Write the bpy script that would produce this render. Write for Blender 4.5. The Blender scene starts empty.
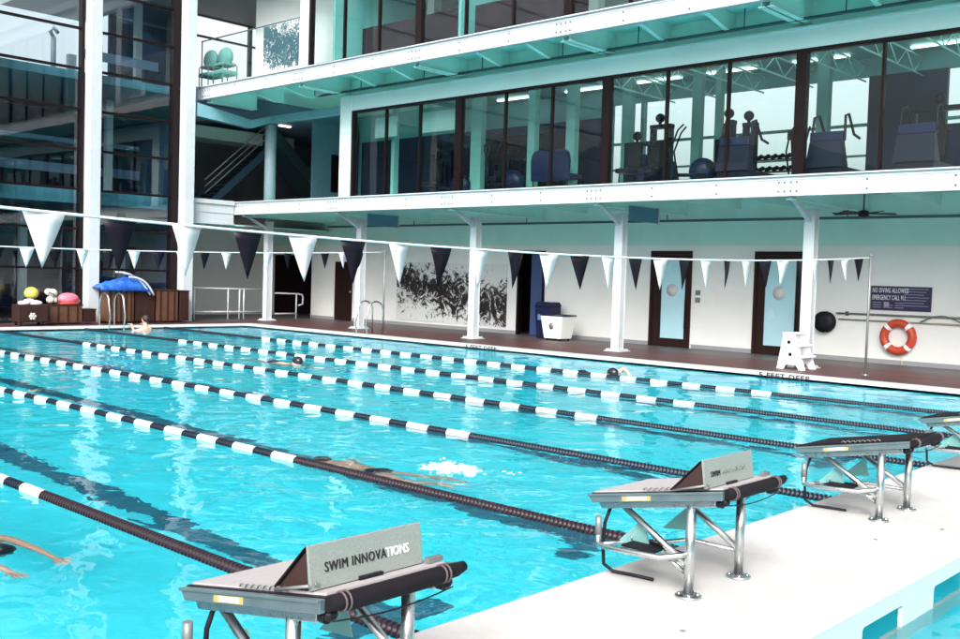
import bpy, bmesh, math, random
from mathutils import Vector, Matrix
random.seed(7)
S = bpy.context.scene
COL = S.collection
PI = math.pi

# ------------------------------------------------------------------ camera
cam_d = bpy.data.cameras.new('camera')
cam_d.sensor_width = 36.0
cam_d.lens = 1011.29 / 960 * 36.0
cam_d.clip_start = 0.05
cam_d.clip_end = 3000
cam = bpy.data.objects.new('camera', cam_d)
COL.objects.link(cam)
cr = Vector((0.6807726, -0.73188016, 0.03000157))
cu = Vector((0.01091722, 0.05109134, 0.99863431))
cf = Vector((0.73241346, 0.67951535, -0.04277168))
cam.matrix_world = Matrix(((cr.x, cu.x, -cf.x, -3.8565), (cr.y, cu.y, -cf.y, -3.2630), (cr.z, cu.z, -cf.z, 1.6156), (0, 0, 0, 1)))
S.camera = cam

# ------------------------------------------------------------------ world, sun, exposure
SUN_EL, SUN_ROT = math.radians(38), math.radians(238)
W = bpy.data.worlds.new('World')
S.world = W
W.use_nodes = True
wn = W.node_tree.nodes
wl = W.node_tree.links
bg = wn['Background']
sky = wn.new('ShaderNodeTexSky')
sky.sky_type = 'NISHITA'
sky.sun_disc = False
sky.sun_elevation = SUN_EL
sky.sun_rotation = SUN_ROT
sky.dust_density = 6.0
sky.air_density = 1.0
sky.ozone_density = 1.0
hs = wn.new('ShaderNodeHueSaturation')
hs.inputs['Saturation'].default_value = 0.13
wl.new(sky.outputs[0], hs.inputs['Color'])
wl.new(hs.outputs[0], bg.inputs[0])
bg.inputs[1].default_value = 0.15
sl = bpy.data.lights.new('sun', 'SUN')
sl.energy = 1.5
sl.angle = math.radians(24)
sl.color = (1.0, 0.95, 0.9)
sun = bpy.data.objects.new('sun', sl)
COL.objects.link(sun)
# direction towards the sun: azimuth measured as the sky texture does (0 = +Y, clockwise)
sd = Vector((math.sin(SUN_ROT) * math.cos(SUN_EL), math.cos(SUN_ROT) * math.cos(SUN_EL), math.sin(SUN_EL)))
sun.rotation_euler = (-sd).to_track_quat('-Z', 'Y').to_euler()
sun.location = (0, 0, 30)
S.view_settings.view_transform = 'Standard'
S.view_settings.look = 'None'
S.view_settings.exposure = 1.06
S.view_settings.gamma = 1
S.view_settings.use_curve_mapping = False
cy = S.cycles
cy.max_bounces = 14
cy.diffuse_bounces = 5
cy.glossy_bounces = 5
cy.transmission_bounces = 8
cy.transparent_max_bounces = 16
cy.caustics_reflective = True
cy.caustics_refractive = True
cy.sample_clamp_indirect = 8
cy.use_denoising = True

# ------------------------------------------------------------------ materials
MATS = {}
def nodes_of(m):
    nt = m.node_tree
    return nt.nodes, nt.links, nt.nodes['Principled BSDF']
def mat(name, col, rough=0.5, metal=0.0, var=0.0, scale=4.0, bump=0.0, bscale=60.0, spec=0.5, col2=None, stretch=None):
    if name in MATS:
        return MATS[name]
    m = bpy.data.materials.new(name)
    m.use_nodes = True
    n, l, p = nodes_of(m)
    p.inputs['Base Color'].default_value = (*col, 1)
    p.inputs['Roughness'].default_value = rough
    p.inputs['Metallic'].default_value = metal
    p.inputs['Specular IOR Level'].default_value = spec
    tc = n.new('ShaderNodeTexCoord')
    src = tc.outputs['Object']
    if stretch:
        mp = n.new('ShaderNodeMapping')
        mp.inputs['Scale'].default_value = stretch
        l.new(src, mp.inputs['Vector'])
        src = mp.outputs[0]
    if var or col2:
        nz = n.new('ShaderNodeTexNoise')
        nz.inputs['Scale'].default_value = scale
        nz.inputs['Detail'].default_value = 6
        nz.inputs['Roughness'].default_value = 0.65
        l.new(src, nz.inputs['Vector'])
        rp = n.new('ShaderNodeValToRGB')
        c2 = col2 or tuple(max(0, c * (1 - var)) for c in col)
        rp.color_ramp.elements[0].position = 0.33
        rp.color_ramp.elements[1].position = 0.66
        rp.color_ramp.elements[0].color = (*c2, 1)
        rp.color_ramp.elements[1].color = (*col, 1)
        l.new(nz.outputs[0], rp.inputs[0])
        l.new(rp.outputs[0], p.inputs['Base Color'])
        mr = n.new('ShaderNodeMapRange')
        mr.inputs[3].default_value = max(0.02, rough - 0.12)
        mr.inputs[4].default_value = min(1, rough + 0.1)
        l.new(nz.outputs[0], mr.inputs[0])
        l.new(mr.outputs[0], p.inputs['Roughness'])
    if bump:
        nb = n.new('ShaderNodeTexNoise')
        nb.inputs['Scale'].default_value = bscale
        nb.inputs['Detail'].default_value = 4
        l.new(src, nb.inputs['Vector'])
        bp = n.new('ShaderNodeBump')
        bp.inputs['Strength'].default_value = bump
        bp.inputs['Distance'].default_value = 0.01
        l.new(nb.outputs[0], bp.inputs['Height'])
        l.new(bp.outputs[0], p.inputs['Normal'])
    MATS[name] = m
    return m

def glass(name, tint, ior=1.6, rough=0.0, wav=0.0):
    m = bpy.data.materials.new(name)
    m.use_nodes = True
    n, l, p = nodes_of(m)
    n.remove(p)
    out = n['Material Output']
    tr = n.new('ShaderNodeBsdfTransparent')
    tr.inputs[0].default_value = (*tint, 1)
    gl = n.new('ShaderNodeBsdfGlossy')
    gl.inputs['Roughness'].default_value = rough
    gl.inputs['Color'].default_value = (0.95, 0.98, 1, 1)
    fr = n.new('ShaderNodeFresnel')
    fr.inputs[0].default_value = ior
    if wav:
        tc = n.new('ShaderNodeTexCoord')
        nz = n.new('ShaderNodeTexNoise')
        nz.inputs['Scale'].default_value = 0.9
        l.new(tc.outputs['Object'], nz.inputs['Vector'])
        bp = n.new('ShaderNodeBump')
        bp.inputs['Strength'].default_value = 1
        bp.inputs['Distance'].default_value = wav
        l.new(nz.outputs[0], bp.inputs['Height'])
        l.new(bp.outputs[0], gl.inputs['Normal'])
    mx = n.new('ShaderNodeMixShader')
    geo = n.new('ShaderNodeNewGeometry')      # the far side of a pane adds no second mirror
    inv = n.new('ShaderNodeMath'); inv.operation = 'SUBTRACT'; inv.inputs[0].default_value = 1
    l.new(geo.outputs['Backfacing'], inv.inputs[1])
    fm_ = n.new('ShaderNodeMath'); fm_.operation = 'MULTIPLY'
    l.new(fr.outputs[0], fm_.inputs[0]); l.new(inv.outputs[0], fm_.inputs[1])
    l.new(fm_.outputs[0], mx.inputs[0])
    l.new(tr.outputs[0], mx.inputs[1])
    l.new(gl.outputs[0], mx.inputs[2])
    l.new(mx.outputs[0], out.inputs['Surface'])
    MATS[name] = m
    return m

def water_mat():
    m = bpy.data.materials.new('pool_water')
    m.use_nodes = True
    n, l, p = nodes_of(m)
    n.remove(p)
    out = n['Material Output']
    tc = n.new('ShaderNodeTexCoord')
    def nz(scale, det, stretch, rot=0):
        mp = n.new('ShaderNodeMapping')
        mp.inputs['Scale'].default_value = stretch
        mp.inputs['Rotation'].default_value = (0, 0, rot)
        l.new(tc.outputs['Object'], mp.inputs['Vector'])
        t = n.new('ShaderNodeTexNoise')
        t.inputs['Scale'].default_value = scale
        t.inputs['Detail'].default_value = det
        t.inputs['Roughness'].default_value = 0.5
        t.inputs['Distortion'].default_value = 0.6
        l.new(mp.outputs[0], t.inputs['Vector'])
        return t.outputs[0]
    a = nz(1.1, 2, (1, 1, 1), 0.4)
    b = nz(3.2, 2, (1.0, 0.75, 1), 0.9)
    c = nz(9.0, 2, (1, 0.8, 1), -0.3)
    def madd(x, k, y=None):
        mm = n.new('ShaderNodeMath')
        mm.operation = 'MULTIPLY_ADD'
        l.new(x, mm.inputs[0])
        mm.inputs[1].default_value = k
        if y is not None:
            l.new(y, mm.inputs[2])
        else:
            mm.inputs[2].default_value = 0
        return mm.outputs[0]
    h = madd(a, 0.040, madd(b, 0.0105, madd(c, 0.0018)))
    bp = n.new('ShaderNodeBump')
    bp.inputs['Strength'].default_value = 1
    bp.inputs['Distance'].default_value = 1.0
    l.new(h, bp.inputs['Height'])
    rf = n.new('ShaderNodeBsdfRefraction')
    rf.inputs['IOR'].default_value = 1.33
    rf.inputs['Roughness'].default_value = 0.0
    rf.inputs['Color'].default_value = (0.98, 1, 1, 1)
    gl = n.new('ShaderNodeBsdfGlossy')
    gl.inputs['Roughness'].default_value = 0.02
    fr = n.new('ShaderNodeFresnel')
    fr.inputs[0].default_value = 1.33
    for x in (rf, gl, fr):
        l.new(bp.outputs[0], x.inputs['Normal'])
    mx = n.new('ShaderNodeMixShader')
    l.new(fr.outputs[0], mx.inputs[0])
    l.new(rf.outputs[0], mx.inputs[1])
    l.new(gl.outputs[0], mx.inputs[2])
    l.new(mx.outputs[0], out.inputs['Surface'])
    return m

M_white = mat('white_steel_paint', (0.47, 0.50, 0.52), 0.5, var=0.10, scale=1.6)
M_band = mat('white_paint_bounce_tint', (0.62, 0.74, 0.72), 0.5, var=0.05, scale=1.0)  # white header paint with the teal bounce mixed into its colour
M_teal = mat('teal_bounce_tint', (0.46, 0.82, 0.74), 0.55, var=0.14, scale=1.1)  # teal light bounced off the pool is put into this underside colour
M_tealbeam = mat('pale_teal_bounce_beam', (0.54, 0.85, 0.79), 0.5, var=0.12, scale=2)  # gallery beams hold the pool's teal bounce in their colour; gym trusses share it
M_navybeam = mat('slate_blue_paint', (0.06, 0.13, 0.20), 0.5, var=0.15, scale=2)
M_wall = mat('white_wall_paint', (0.74, 0.735, 0.715), 0.7, col2=(0.69, 0.685, 0.67), scale=0.8, bump=0.05, bscale=90)
M_dark = mat('dark_maroon_frame', (0.009, 0.004, 0.005), 0.35, var=0.3, scale=3, spec=0.2)
M_brown = mat('brown_door_frame', (0.022, 0.009, 0.008), 0.45, var=0.3, scale=5, spec=0.2)
M_frost = mat('frosted_blue_glass', (0.42, 0.66, 0.74), 0.25, var=0.06, scale=1.5)
M_navy = mat('navy_plastic', (0.010, 0.013, 0.045), 0.4, var=0.2, scale=5, spec=0.2)
M_black = mat('black_rubber', (0.012, 0.011, 0.016), 0.5, var=0.3, scale=8, spec=0.2)
M_steel = mat('brushed_stainless', (0.58, 0.60, 0.60), 0.3, metal=1.0, var=0.1, scale=18)
M_alu = mat('anodised_rail', (0.22, 0.30, 0.32), 0.35, metal=0.7, var=0.15, scale=9)
M_pipe = mat('grey_pipe', (0.06, 0.10, 0.12), 0.4, var=0.2, scale=6)
M_greypole = mat('grey_pole', (0.20, 0.21, 0.21), 0.4, metal=0.3, var=0.2, scale=5)
M_deckred = mat('red_brown_deck', (0.085, 0.026, 0.025), 0.5, col2=(0.05, 0.017, 0.018), scale=1.7, bump=0.25, bscale=14, stretch=(1, 0.35, 1))
M_deckgrey = mat('grey_deck', (0.085, 0.072, 0.074), 0.5, col2=(0.042, 0.034, 0.037), scale=1.6, bump=0.2, bscale=14, stretch=(1, 0.3, 1))
M_coping = mat('white_coping', (0.52, 0.54, 0.53), 0.5, var=0.15, scale=3)
M_bulk = mat('bulkhead_white_plate', (0.52, 0.51, 0.50), 0.6, col2=(0.445, 0.425, 0.415), scale=2.6, bump=0.35, bscale=120)
M_bulkside = mat('bulkhead_side_grp', (0.42, 0.50, 0.48), 0.5, var=0.06, scale=3)
M_green = mat('green_void', (0.10, 0.34, 0.28), 0.5, var=0.25, scale=3)
M_pool = mat('pool_blue_plaster', (0.040, 0.80, 0.95), 0.7, var=0.06, scale=0.5)
M_line = mat('pool_tile_line', (0.016, 0.16, 0.25), 0.5, var=0.15, scale=2)
M_pad = mat('grit_pad_pale', (0.38, 0.35, 0.355), 0.85, var=0.12, scale=30, bump=0.2, bscale=400)
M_padblack = mat('grit_pad_black', (0.008, 0.006, 0.010), 0.75, var=0.3, scale=30, bump=0.5, bscale=320, spec=0.2)
M_fin = mat('speckled_grey_fin', (0.23, 0.262, 0.245), 0.75, col2=(0.16, 0.185, 0.172), scale=160, bump=0.1, bscale=420)
M_findark = mat('dark_fin_inside', (0.035, 0.014, 0.012), 0.6, var=0.2)
M_gusset = mat('teal_gusset_plate', (0.20, 0.42, 0.40), 0.3, metal=0.3, var=0.1)
M_yel = mat('yellow_sticker', (0.42, 0.34, 0.11), 0.5, var=0.2, scale=20)
M_stick = mat('white_sticker', (0.58, 0.57, 0.55), 0.5, var=0.05)
M_print = mat('black_print', (0.012, 0.010, 0.012), 0.5, var=0.1)
M_printw = mat('white_print', (0.80, 0.82, 0.84), 0.5, var=0.05)
M_flw = mat('white_pennant_vinyl', (0.66, 0.68, 0.70), 0.45, var=0.06, scale=6)
M_fld = mat('navy_pennant_vinyl', (0.006, 0.005, 0.012), 0.45, var=0.2, scale=6, spec=0.2)
M_floatw = mat('white_float_plastic', (0.62, 0.65, 0.64), 0.35, var=0.1, scale=14)
M_floatd = mat('navy_float_plastic', (0.006, 0.010, 0.020), 0.35, var=0.25, scale=14, spec=0.2)
M_floatr = mat('rust_float_plastic', (0.055, 0.016, 0.013), 0.35, var=0.25, scale=14, spec=0.2)
M_orange = mat('orange_ring', (0.50, 0.055, 0.022), 0.45, var=0.15, scale=8)
M_skin = mat('skin', (0.62, 0.37, 0.27), 0.5, var=0.12, scale=12)
M_cap = mat('black_swim_cap', (0.012, 0.012, 0.02), 0.35, var=0.2)
M_foam = mat('water_foam', (0.70, 0.82, 0.85), 0.35, var=0.05)
M_wood = mat('dark_brown_wood', (0.115, 0.045, 0.018), 0.45, col2=(0.055, 0.021, 0.012), scale=5, stretch=(0.6, 0.6, 6))
M_wooddk = mat('deep_brown_wood', (0.035, 0.014, 0.012), 0.5, var=0.3, scale=6, spec=0.2)  # darker brown for the cart, lids, slats and dark boxes
M_blue = mat('blue_tarp', (0.03, 0.16, 0.62), 0.4, col2=(0.012, 0.05, 0.30), scale=3.5, bump=0.7, bscale=10)
M_yellow = mat('yellow_ball', (0.62, 0.52, 0.10), 0.4, var=0.1)
M_pink = mat('pink_foam', (0.70, 0.16, 0.22), 0.5, var=0.15)
M_cream = mat('cream_foam', (0.66, 0.63, 0.52), 0.6, var=0.25, scale=12)
M_towel = mat('white_towel', (0.78, 0.77, 0.78), 0.9, var=0.1, scale=12, bump=0.6, bscale=40)
M_bin = mat('cream_bin_plastic', (0.74, 0.74, 0.69), 0.4, var=0.06)
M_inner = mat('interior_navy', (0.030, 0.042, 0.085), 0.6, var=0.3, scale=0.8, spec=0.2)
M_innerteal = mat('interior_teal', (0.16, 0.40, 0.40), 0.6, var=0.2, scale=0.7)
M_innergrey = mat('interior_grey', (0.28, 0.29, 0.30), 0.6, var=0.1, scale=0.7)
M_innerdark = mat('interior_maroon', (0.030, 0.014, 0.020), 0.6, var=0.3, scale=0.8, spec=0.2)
M_chair = mat('teal_chair_cover', (0.09, 0.25, 0.24), 0.7, var=0.2, scale=5)
M_gym = mat('gym_navy_metal', (0.008, 0.010, 0.020), 0.35, var=0.2, spec=0.2)
M_ground = mat('pale_ground', (0.30, 0.30, 0.29), 0.9, var=0.2, scale=0.2)
G_win = glass('window_glass', (0.88, 0.96, 0.95), 1.4, wav=0.0015)
G_end = glass('tinted_curtain_glass', (0.84, 0.92, 0.95), 1.75, wav=0.0015)
G_rail = glass('clear_rail_glass', (0.94, 0.98, 0.97), 1.35)
M_water = water_mat()

def art_mat(name, ink, z0, slope, width, base, fine):
    m = bpy.data.materials.new(name)
    m.use_nodes = True
    n, l, p = nodes_of(m)
    tc = n.new('ShaderNodeTexCoord')
    def M(op, a, b):
        q = n.new('ShaderNodeMath'); q.operation = op
        for k, v in ((0, a), (1, b)):
            if isinstance(v, (int, float)): q.inputs[k].default_value = v
            else: l.new(v, q.inputs[k])
        return q.outputs[0]
    def N(sc, det, ro, di):
        t = n.new('ShaderNodeTexNoise'); t.inputs['Scale'].default_value = sc; t.inputs['Detail'].default_value = det
        t.inputs['Roughness'].default_value = ro; t.inputs['Distortion'].default_value = di
        l.new(tc.outputs['Object'], t.inputs['Vector']); return t.outputs[0]
    sp = n.new('ShaderNodeSeparateXYZ'); l.new(tc.outputs['Object'], sp.inputs[0])
    big = N(1.3, 3, 0.5, 1.0)
    v = M('SUBTRACT', sp.outputs['Z'], M('ADD', M('MULTIPLY', sp.outputs['Y'], slope), M('ADD', z0 - 0.55, M('MULTIPLY', big, 1.1))))
    v = M('DIVIDE', v, width)
    mask = M('POWER', 2.718, M('MULTIPLY', M('MULTIPLY', v, v), -1.0))
    h = M('ADD', M('MULTIPLY', mask, 0.20), M('ADD', M('MULTIPLY', N(fine, 8, 0.72, 2.2), 0.8), M('MULTIPLY', N(fine * 3.5, 4, 0.6, 3.5), 0.22)))
    rp = n.new('ShaderNodeValToRGB')
    e = rp.color_ramp.elements
    e[0].position = base; e[0].color = (0.60, 0.61, 0.60, 1)
    e[1].position = base + 0.035; e[1].color = (*ink, 1)
    l.new(h, rp.inputs[0])
    l.new(rp.outputs[0], p.inputs['Base Color'])
    p.inputs['Roughness'].default_value = 0.4
    return m
M_art = art_mat('ink_splatter_print', (0.012, 0.008, 0.010), 1.0, 0.16, 0.80, 0.617, 2.6)
M_art2 = art_mat('teal_ink_splatter_print', (0.025, 0.075, 0.095), 0.7, 0.30, 0.9, 0.60, 5.0)

# ------------------------------------------------------------------ mesh helpers
class MB:
    def __init__(self):
        self.v, self.f, self.m, self.s = [], [], [], []
    def add(self, vs, fs, mi=0, smooth=False):
        o = len(self.v)
        self.v += [tuple(x) for x in vs]
        for f in fs:
            self.f.append(tuple(i + o for i in f)); self.m.append(mi); self.s.append(smooth)
        return self
    def box(self, x0, x1, y0, y1, z0, z1, mi=0):
        vs = [(x, y, z) for z in (z0, z1) for y in (y0, y1) for x in (x0, x1)]
        return self.add(vs, [(0, 2, 3, 1), (4, 5, 7, 6), (0, 1, 5, 4), (2, 6, 7, 3), (0, 4, 6, 2), (1, 3, 7, 5)], mi)
    def hexa(self, pts, mi=0):   # 8 points: bottom quad ccw, top quad ccw
        return self.add(pts, [(3, 2, 1, 0), (4, 5, 6, 7), (0, 1, 5, 4), (1, 2, 6, 5), (2, 3, 7, 6), (3, 0, 4, 7)], mi)
    def prism(self, poly, axis, a, b, mi=0):   # poly in the other two axes (cyclic order)
        n = len(poly)
        def P(u, v, w):
            return {'x': (w, u, v), 'y': (u, w, v), 'z': (u, v, w)}[axis]
        vs = [P(u, v, a) for u, v in poly] + [P(u, v, b) for u, v in poly]
        fs = [tuple(range(n))[::-1], tuple(range(n, 2 * n))]
        fs += [(i, (i + 1) % n, n + (i + 1) % n, n + i) for i in range(n)]
        return self.add(vs, fs, mi)
    def tube(self, pts, r, seg=10, mi=0, closed=False):
        pts = [Vector(p) for p in pts]
        n = len(pts)
        rs = r if isinstance(r, (list, tuple)) else [r] * n
        rings = []
        up = None
        for i, p in enumerate(pts):
            if closed:
                t = (pts[(i + 1) % n] - pts[i - 1]).normalized()
            else:
                t = (pts[min(i + 1, n - 1)] - pts[max(i - 1, 0)]).normalized()
            if up is None:
                up = Vector((0, 0, 1)) if abs(t.z) < 0.9 else Vector((1, 0, 0))
            u = (up - t * up.dot(t))
            u = u.normalized() if u.length > 1e-6 else t.orthogonal().normalized()
            up = u
            w = t.cross(u)
            rings.append([p + (u * math.cos(2 * PI * k / seg) + w * math.sin(2 * PI * k / seg)) * rs[i] for k in range(seg)])
        vs = [q for rg in rings for q in rg]
        fs = []
        for i in range(n if closed else n - 1):
            j = (i + 1) % n
            for k in range(seg):
                k2 = (k + 1) % seg
                fs.append((i * seg + k, i * seg + k2, j * seg + k2, j * seg + k))
        self.add(vs, fs, mi, True)
        if not closed:
            self.add(rings[0], [tuple(range(seg))[::-1]], mi)
            self.add(rings[-1], [tuple(range(seg))], mi)
        return self
    def lathe(self, prof, origin=(0, 0, 0), axis='z', seg=16, mi=0, smooth=True, mif=None):   # prof: (radius, height)
        o = Vector(origin)
        vs = []
        for r, h in prof:
            for k in range(seg):
                c, s = math.cos(2 * PI * k / seg) * r, math.sin(2 * PI * k / seg) * r
                vs.append(o + Vector({'z': (c, s, h), 'y': (s, h, c), 'x': (h, c, s)}[axis]))
        for i in range(len(prof) - 1):
            fs = []
            for k in range(seg):
                k2 = (k + 1) % seg
                fs.append((i * seg + k, i * seg + k2, (i + 1) * seg + k2, (i + 1) * seg + k))
            if i == 0:
                base = len(self.v)
                self.add(vs, fs, mif(i) if mif else mi, smooth)
            else:
                for f in fs:
                    self.f.append(tuple(q + base for q in f)); self.m.append(mif(i) if mif else mi); self.s.append(smooth)
        n = len(prof)
        for q, i in ((0, 0), (1, n - 1)):
            if prof[i][0] > 1e-5:
                f = [base + i * seg + k for k in range(seg)]
                self.f.append(tuple(f[::-1] if q == 0 else f)); self.m.append(mi); self.s.append(False)
        return self
    def ball(self, c, r, mi=0, nu=12, nv=8, sq=(1, 1, 1)):
        prof = [(math.sin(PI * i / nv), -math.cos(PI * i / nv)) for i in range(nv + 1)]
        vs = []
        for pr, h in prof:
            for k in range(nu):
                vs.append((c[0] + r * sq[0] * pr * math.cos(2 * PI * k / nu), c[1] + r * sq[1] * pr * math.sin(2 * PI * k / nu), c[2] + r * sq[2] * h))
        fs = [(i * nu + k, i * nu + (k + 1) % nu, (i + 1) * nu + (k + 1) % nu, (i + 1) * nu + k) for i in range(nv) for k in range(nu)]
        return self.add(vs, fs, mi, True)
    def mesh(self, name, mats):
        me = bpy.data.meshes.new(name)
        me.from_pydata(self.v, [], self.f)
        for m in (mats if isinstance(mats, (list, tuple)) else [mats]):
            me.materials.append(m)
        me.polygons.foreach_set('material_index', self.m)
        me.polygons.foreach_set('use_smooth', self.s)
        me.validate()
        bm = bmesh.new(); bm.from_mesh(me)
        bmesh.ops.remove_doubles(bm, verts=bm.verts, dist=1e-6)
        bmesh.ops.recalc_face_normals(bm, faces=bm.faces)
        bm.to_mesh(me); bm.free()
        return me

def tag(o, label=None, cat=None, group=None, kind=None):
    for k, v in (('label', label), ('category', cat), ('group', group), ('kind', kind)):
        if v: o[k] = v
    return o
def thing(name, label, cat, loc=(0, 0, 0), group=None, rz=0):
    o = bpy.data.objects.new(name, None)
    COL.objects.link(o)
    o.location = loc
    o.rotation_euler = (0, 0, rz)
    o.empty_display_size = 0.2
    return tag(o, label, cat, group)
def part(name, mb, mats, parent=None, label=None, bevel=0):
    me = mb.mesh(name, mats) if isinstance(mb, MB) else mb
    o = bpy.data.objects.new(name, me)
    COL.objects.link(o)
    if parent: o.parent = parent
    if label: o['label'] = label
    if bevel:
        b = o.modifiers.new('bevel', 'BEVEL'); b.width = bevel; b.segments = 2; b.limit_method = 'ANGLE'
    return o
def solo(name, mb, mats, label, cat, loc=(0, 0, 0), group=None, bevel=0):
    o = part(name, mb, mats, None, None, bevel)
    o.location = loc
    return tag(o, label, cat, group)
def struct(name, mb, mats):
    return tag(part(name, mb, mats), kind='structure')
def copy_tree(o, parent=None):
    c = o.copy(); COL.objects.link(c); c.parent = parent
    for ch in list(o.children): copy_tree(ch, c)
    return c
def text_mesh(body, size, depth=0.002, bold=0.0, align='CENTER', spacing=1.12):
    cv = bpy.data.curves.new('lettering', 'FONT')
    cv.body = body; cv.size = size; cv.extrude = depth; cv.offset = bold
    cv.align_x = align; cv.align_y = 'CENTER'; cv.space_character = spacing
    cv.resolution_u = 3
    o = bpy.data.objects.new('lettering', cv); COL.objects.link(o)
    dg = bpy.context.evaluated_depsgraph_get()
    me = bpy.data.meshes.new_from_object(o.evaluated_get(dg))
    COL.objects.unlink(o); bpy.data.objects.remove(o)
    return me
def text_part(name, body, size, m, parent, loc, X, Y, sx=1.0, bold=0.0, align='CENTER', label=None):
    me = text_mesh(body, size, bold=bold, align=align)
    me.materials.clear(); me.materials.append(m)
    o = bpy.data.objects.new(name, me); COL.objects.link(o)
    X = Vector(X).normalized(); Y = Vector(Y).normalized(); Z = X.cross(Y)
    mw = Matrix(((X.x * sx, Y.x, Z.x, loc[0]), (X.y * sx, Y.y, Z.y, loc[1]), (X.z * sx, Y.z, Z.z, loc[2]), (0, 0, 0, 1)))
    if parent: o.parent = parent
    o.matrix_basis = mw
    if label: o['label'] = label
    return o

# ------------------------------------------------------------------ key measures (metres)
DZ, WZ = -0.172, -0.27          # deck level, water level (bulkhead top is 0)
XE, XL = 15.19, -3.35           # pool sides
YF, YN = 24.75, -26.0           # pool ends
FLOOR = -1.95
XW = 20.2                       # ground floor wall
XC = 17.22                      # columns
YC = [6.527 + 5.012 * k for k in range(-3, 5)]

# ------------------------------------------------------------------ setting: ground, decks, basin, water
g = MB(); g.box(-900, 900, -900, 900, -3.4, -3.3)
struct('ground', g, M_ground)
rg = MB()  # unseen ridge added to block the low western sky from the wall
rr_ = random.Random(5)
NR = 40
vs = []
for i in range(NR + 1):
    a_ = math.radians(195 + 150 * i / NR)      # west side, azimuth clockwise from +Y
    hh = 30 + 5 * math.sin(i * 0.9) + 3 * math.sin(i * 2.3 + 1) + rr_.uniform(-1, 1)
    for (d_, z_) in ((140, -3.3), (165, hh * 0.8), (185, hh), (230, -3.3)):
        vs.append((math.sin(a_) * d_, math.cos(a_) * d_, z_))
rg.add(vs, [(i * 4 + q, i * 4 + q + 1, i * 4 + q + 5, i * 4 + q + 4) for i in range(NR) for q in range(3)], 0, True)
struct('sky_blocker_ridge', rg, mat('dark_sky_blocker', (0.045, 0.075, 0.06), 0.9, var=0.4, scale=0.05))
b = MB()
b.box(XL, XE, YN, YF, FLOOR - 0.2, FLOOR)
b.box(XL - 0.3, XL, YN - 0.3, YF + 0.3, FLOOR - 0.2, DZ - 0.06)
b.box(XE, XE + 0.3, YN - 0.3, YF + 0.3, FLOOR - 0.2, DZ - 0.06)
b.box(XL, XE, YF, YF + 0.3, FLOOR - 0.2, DZ - 0.06)
b.box(XL, XE, YN - 0.3, YN, FLOOR - 0.2, DZ - 0.06)
struct('pool_basin', b, M_pool)
ln = MB()
for k in range(-1, 7):
    x = 0.952 + 2.5 * k - (0 if k < 6 else -0.25)
    if x > XE - 0.6: continue
    ln.box(x - 0.15, x + 0.15, 1.9, YF - 2.0, FLOOR, FLOOR + 0.004)
    ln.box(x - 0.5, x - 0.152, 1.9, 2.15, FLOOR, FLOOR + 0.004)
    ln.box(x + 0.152, x + 0.5, 1.9, 2.15, FLOOR, FLOOR + 0.004)
    ln.box(x - 0.5, x - 0.152, YF - 2.25, YF - 2.0, FLOOR, FLOOR + 0.004)
    ln.box(x + 0.152, x + 0.5, YF - 2.25, YF - 2.0, FLOOR, FLOOR + 0.004)
    ln.box(x - 0.15, x + 0.15, YN + 2, -3.2, FLOOR, FLOOR + 0.004)
    ln.box(x - 0.12, x + 0.12, YF - 0.006, YF - 0.002, FLOOR + 0.5, WZ - 0.25)
struct('pool_floor_lines', ln, M_line)
wt = MB()
NX, NY = 19, 51
vs = [(XL + (XE - XL) * i / NX, YN + (YF - YN) * j / NY, WZ) for j in range(NY + 1) for i in range(NX + 1)]
wt.add(vs, [(j * (NX + 1) + i, j * (NX + 1) + i + 1, (j + 1) * (NX + 1) + i + 1, (j + 1) * (NX + 1) + i) for j in range(NY) for i in range(NX)], 0, True)
wo = struct('pool_water', wt, M_water)
if wo.data.polygons[0].normal.z < 0:
    wo.data.flip_normals()
# coping: rounded lip with a gutter line
cp = MB()
CW = 0.36
prof = [(0, DZ - 0.16), (0, DZ - 0.03), (0.012, DZ - 0.008), (0.04, DZ + 0.004), (CW, DZ + 0.004), (CW, DZ - 0.16)]
cp.prism([(XE + u, v) for u, v in prof], 'y', YN, YF)
cp.prism([(XL - u, v) for u, v in prof][::-1], 'y', YN, YF)
cp.prism([(YF + u, v) for u, v in prof], 'x', XL - CW, XE + CW)
struct('pool_coping', cp, M_coping)
dk = MB()
dk.box(XE + CW, 18.55, YN, YF + CW, -0.6, DZ)
dk.box(-16, XE + CW, YF + CW, 26.6, -0.6, DZ)
dk.box(-16, XL - CW, YN - 8, YF + CW, -0.6, DZ)
dk.box(XE + CW, 18.55, YF + CW, 26.6, -0.6, DZ)
dk.box(XL - CW, 22, YN - 8, YN, -0.6, DZ)
struct('pool_deck', dk, M_deckred)
d2 = MB()
d2.box(18.55, 24, YN, 26.6, -0.6, DZ)
d2.box(-16, 24, 26.6, 36, -0.6, DZ)
struct('inner_deck', d2, M_deckgrey)

# ------------------------------------------------------------------ bulkhead
WB = 1.244
bh = thing('pool_bulkhead', 'long white bulkhead walkway across the pool carrying the starting blocks', 'bulkhead', (0, 0, 0))
m = MB()
m.prism([(-WB, -0.045), (-WB + 0.012, -0.006), (-WB + 0.03, 0), (-0.03, 0), (-0.012, -0.006), (0, -0.045)], 'x', XL + 0.02, XE - 0.02)
part('walkway_top', m, M_bulk, bh)
m = MB()
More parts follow.
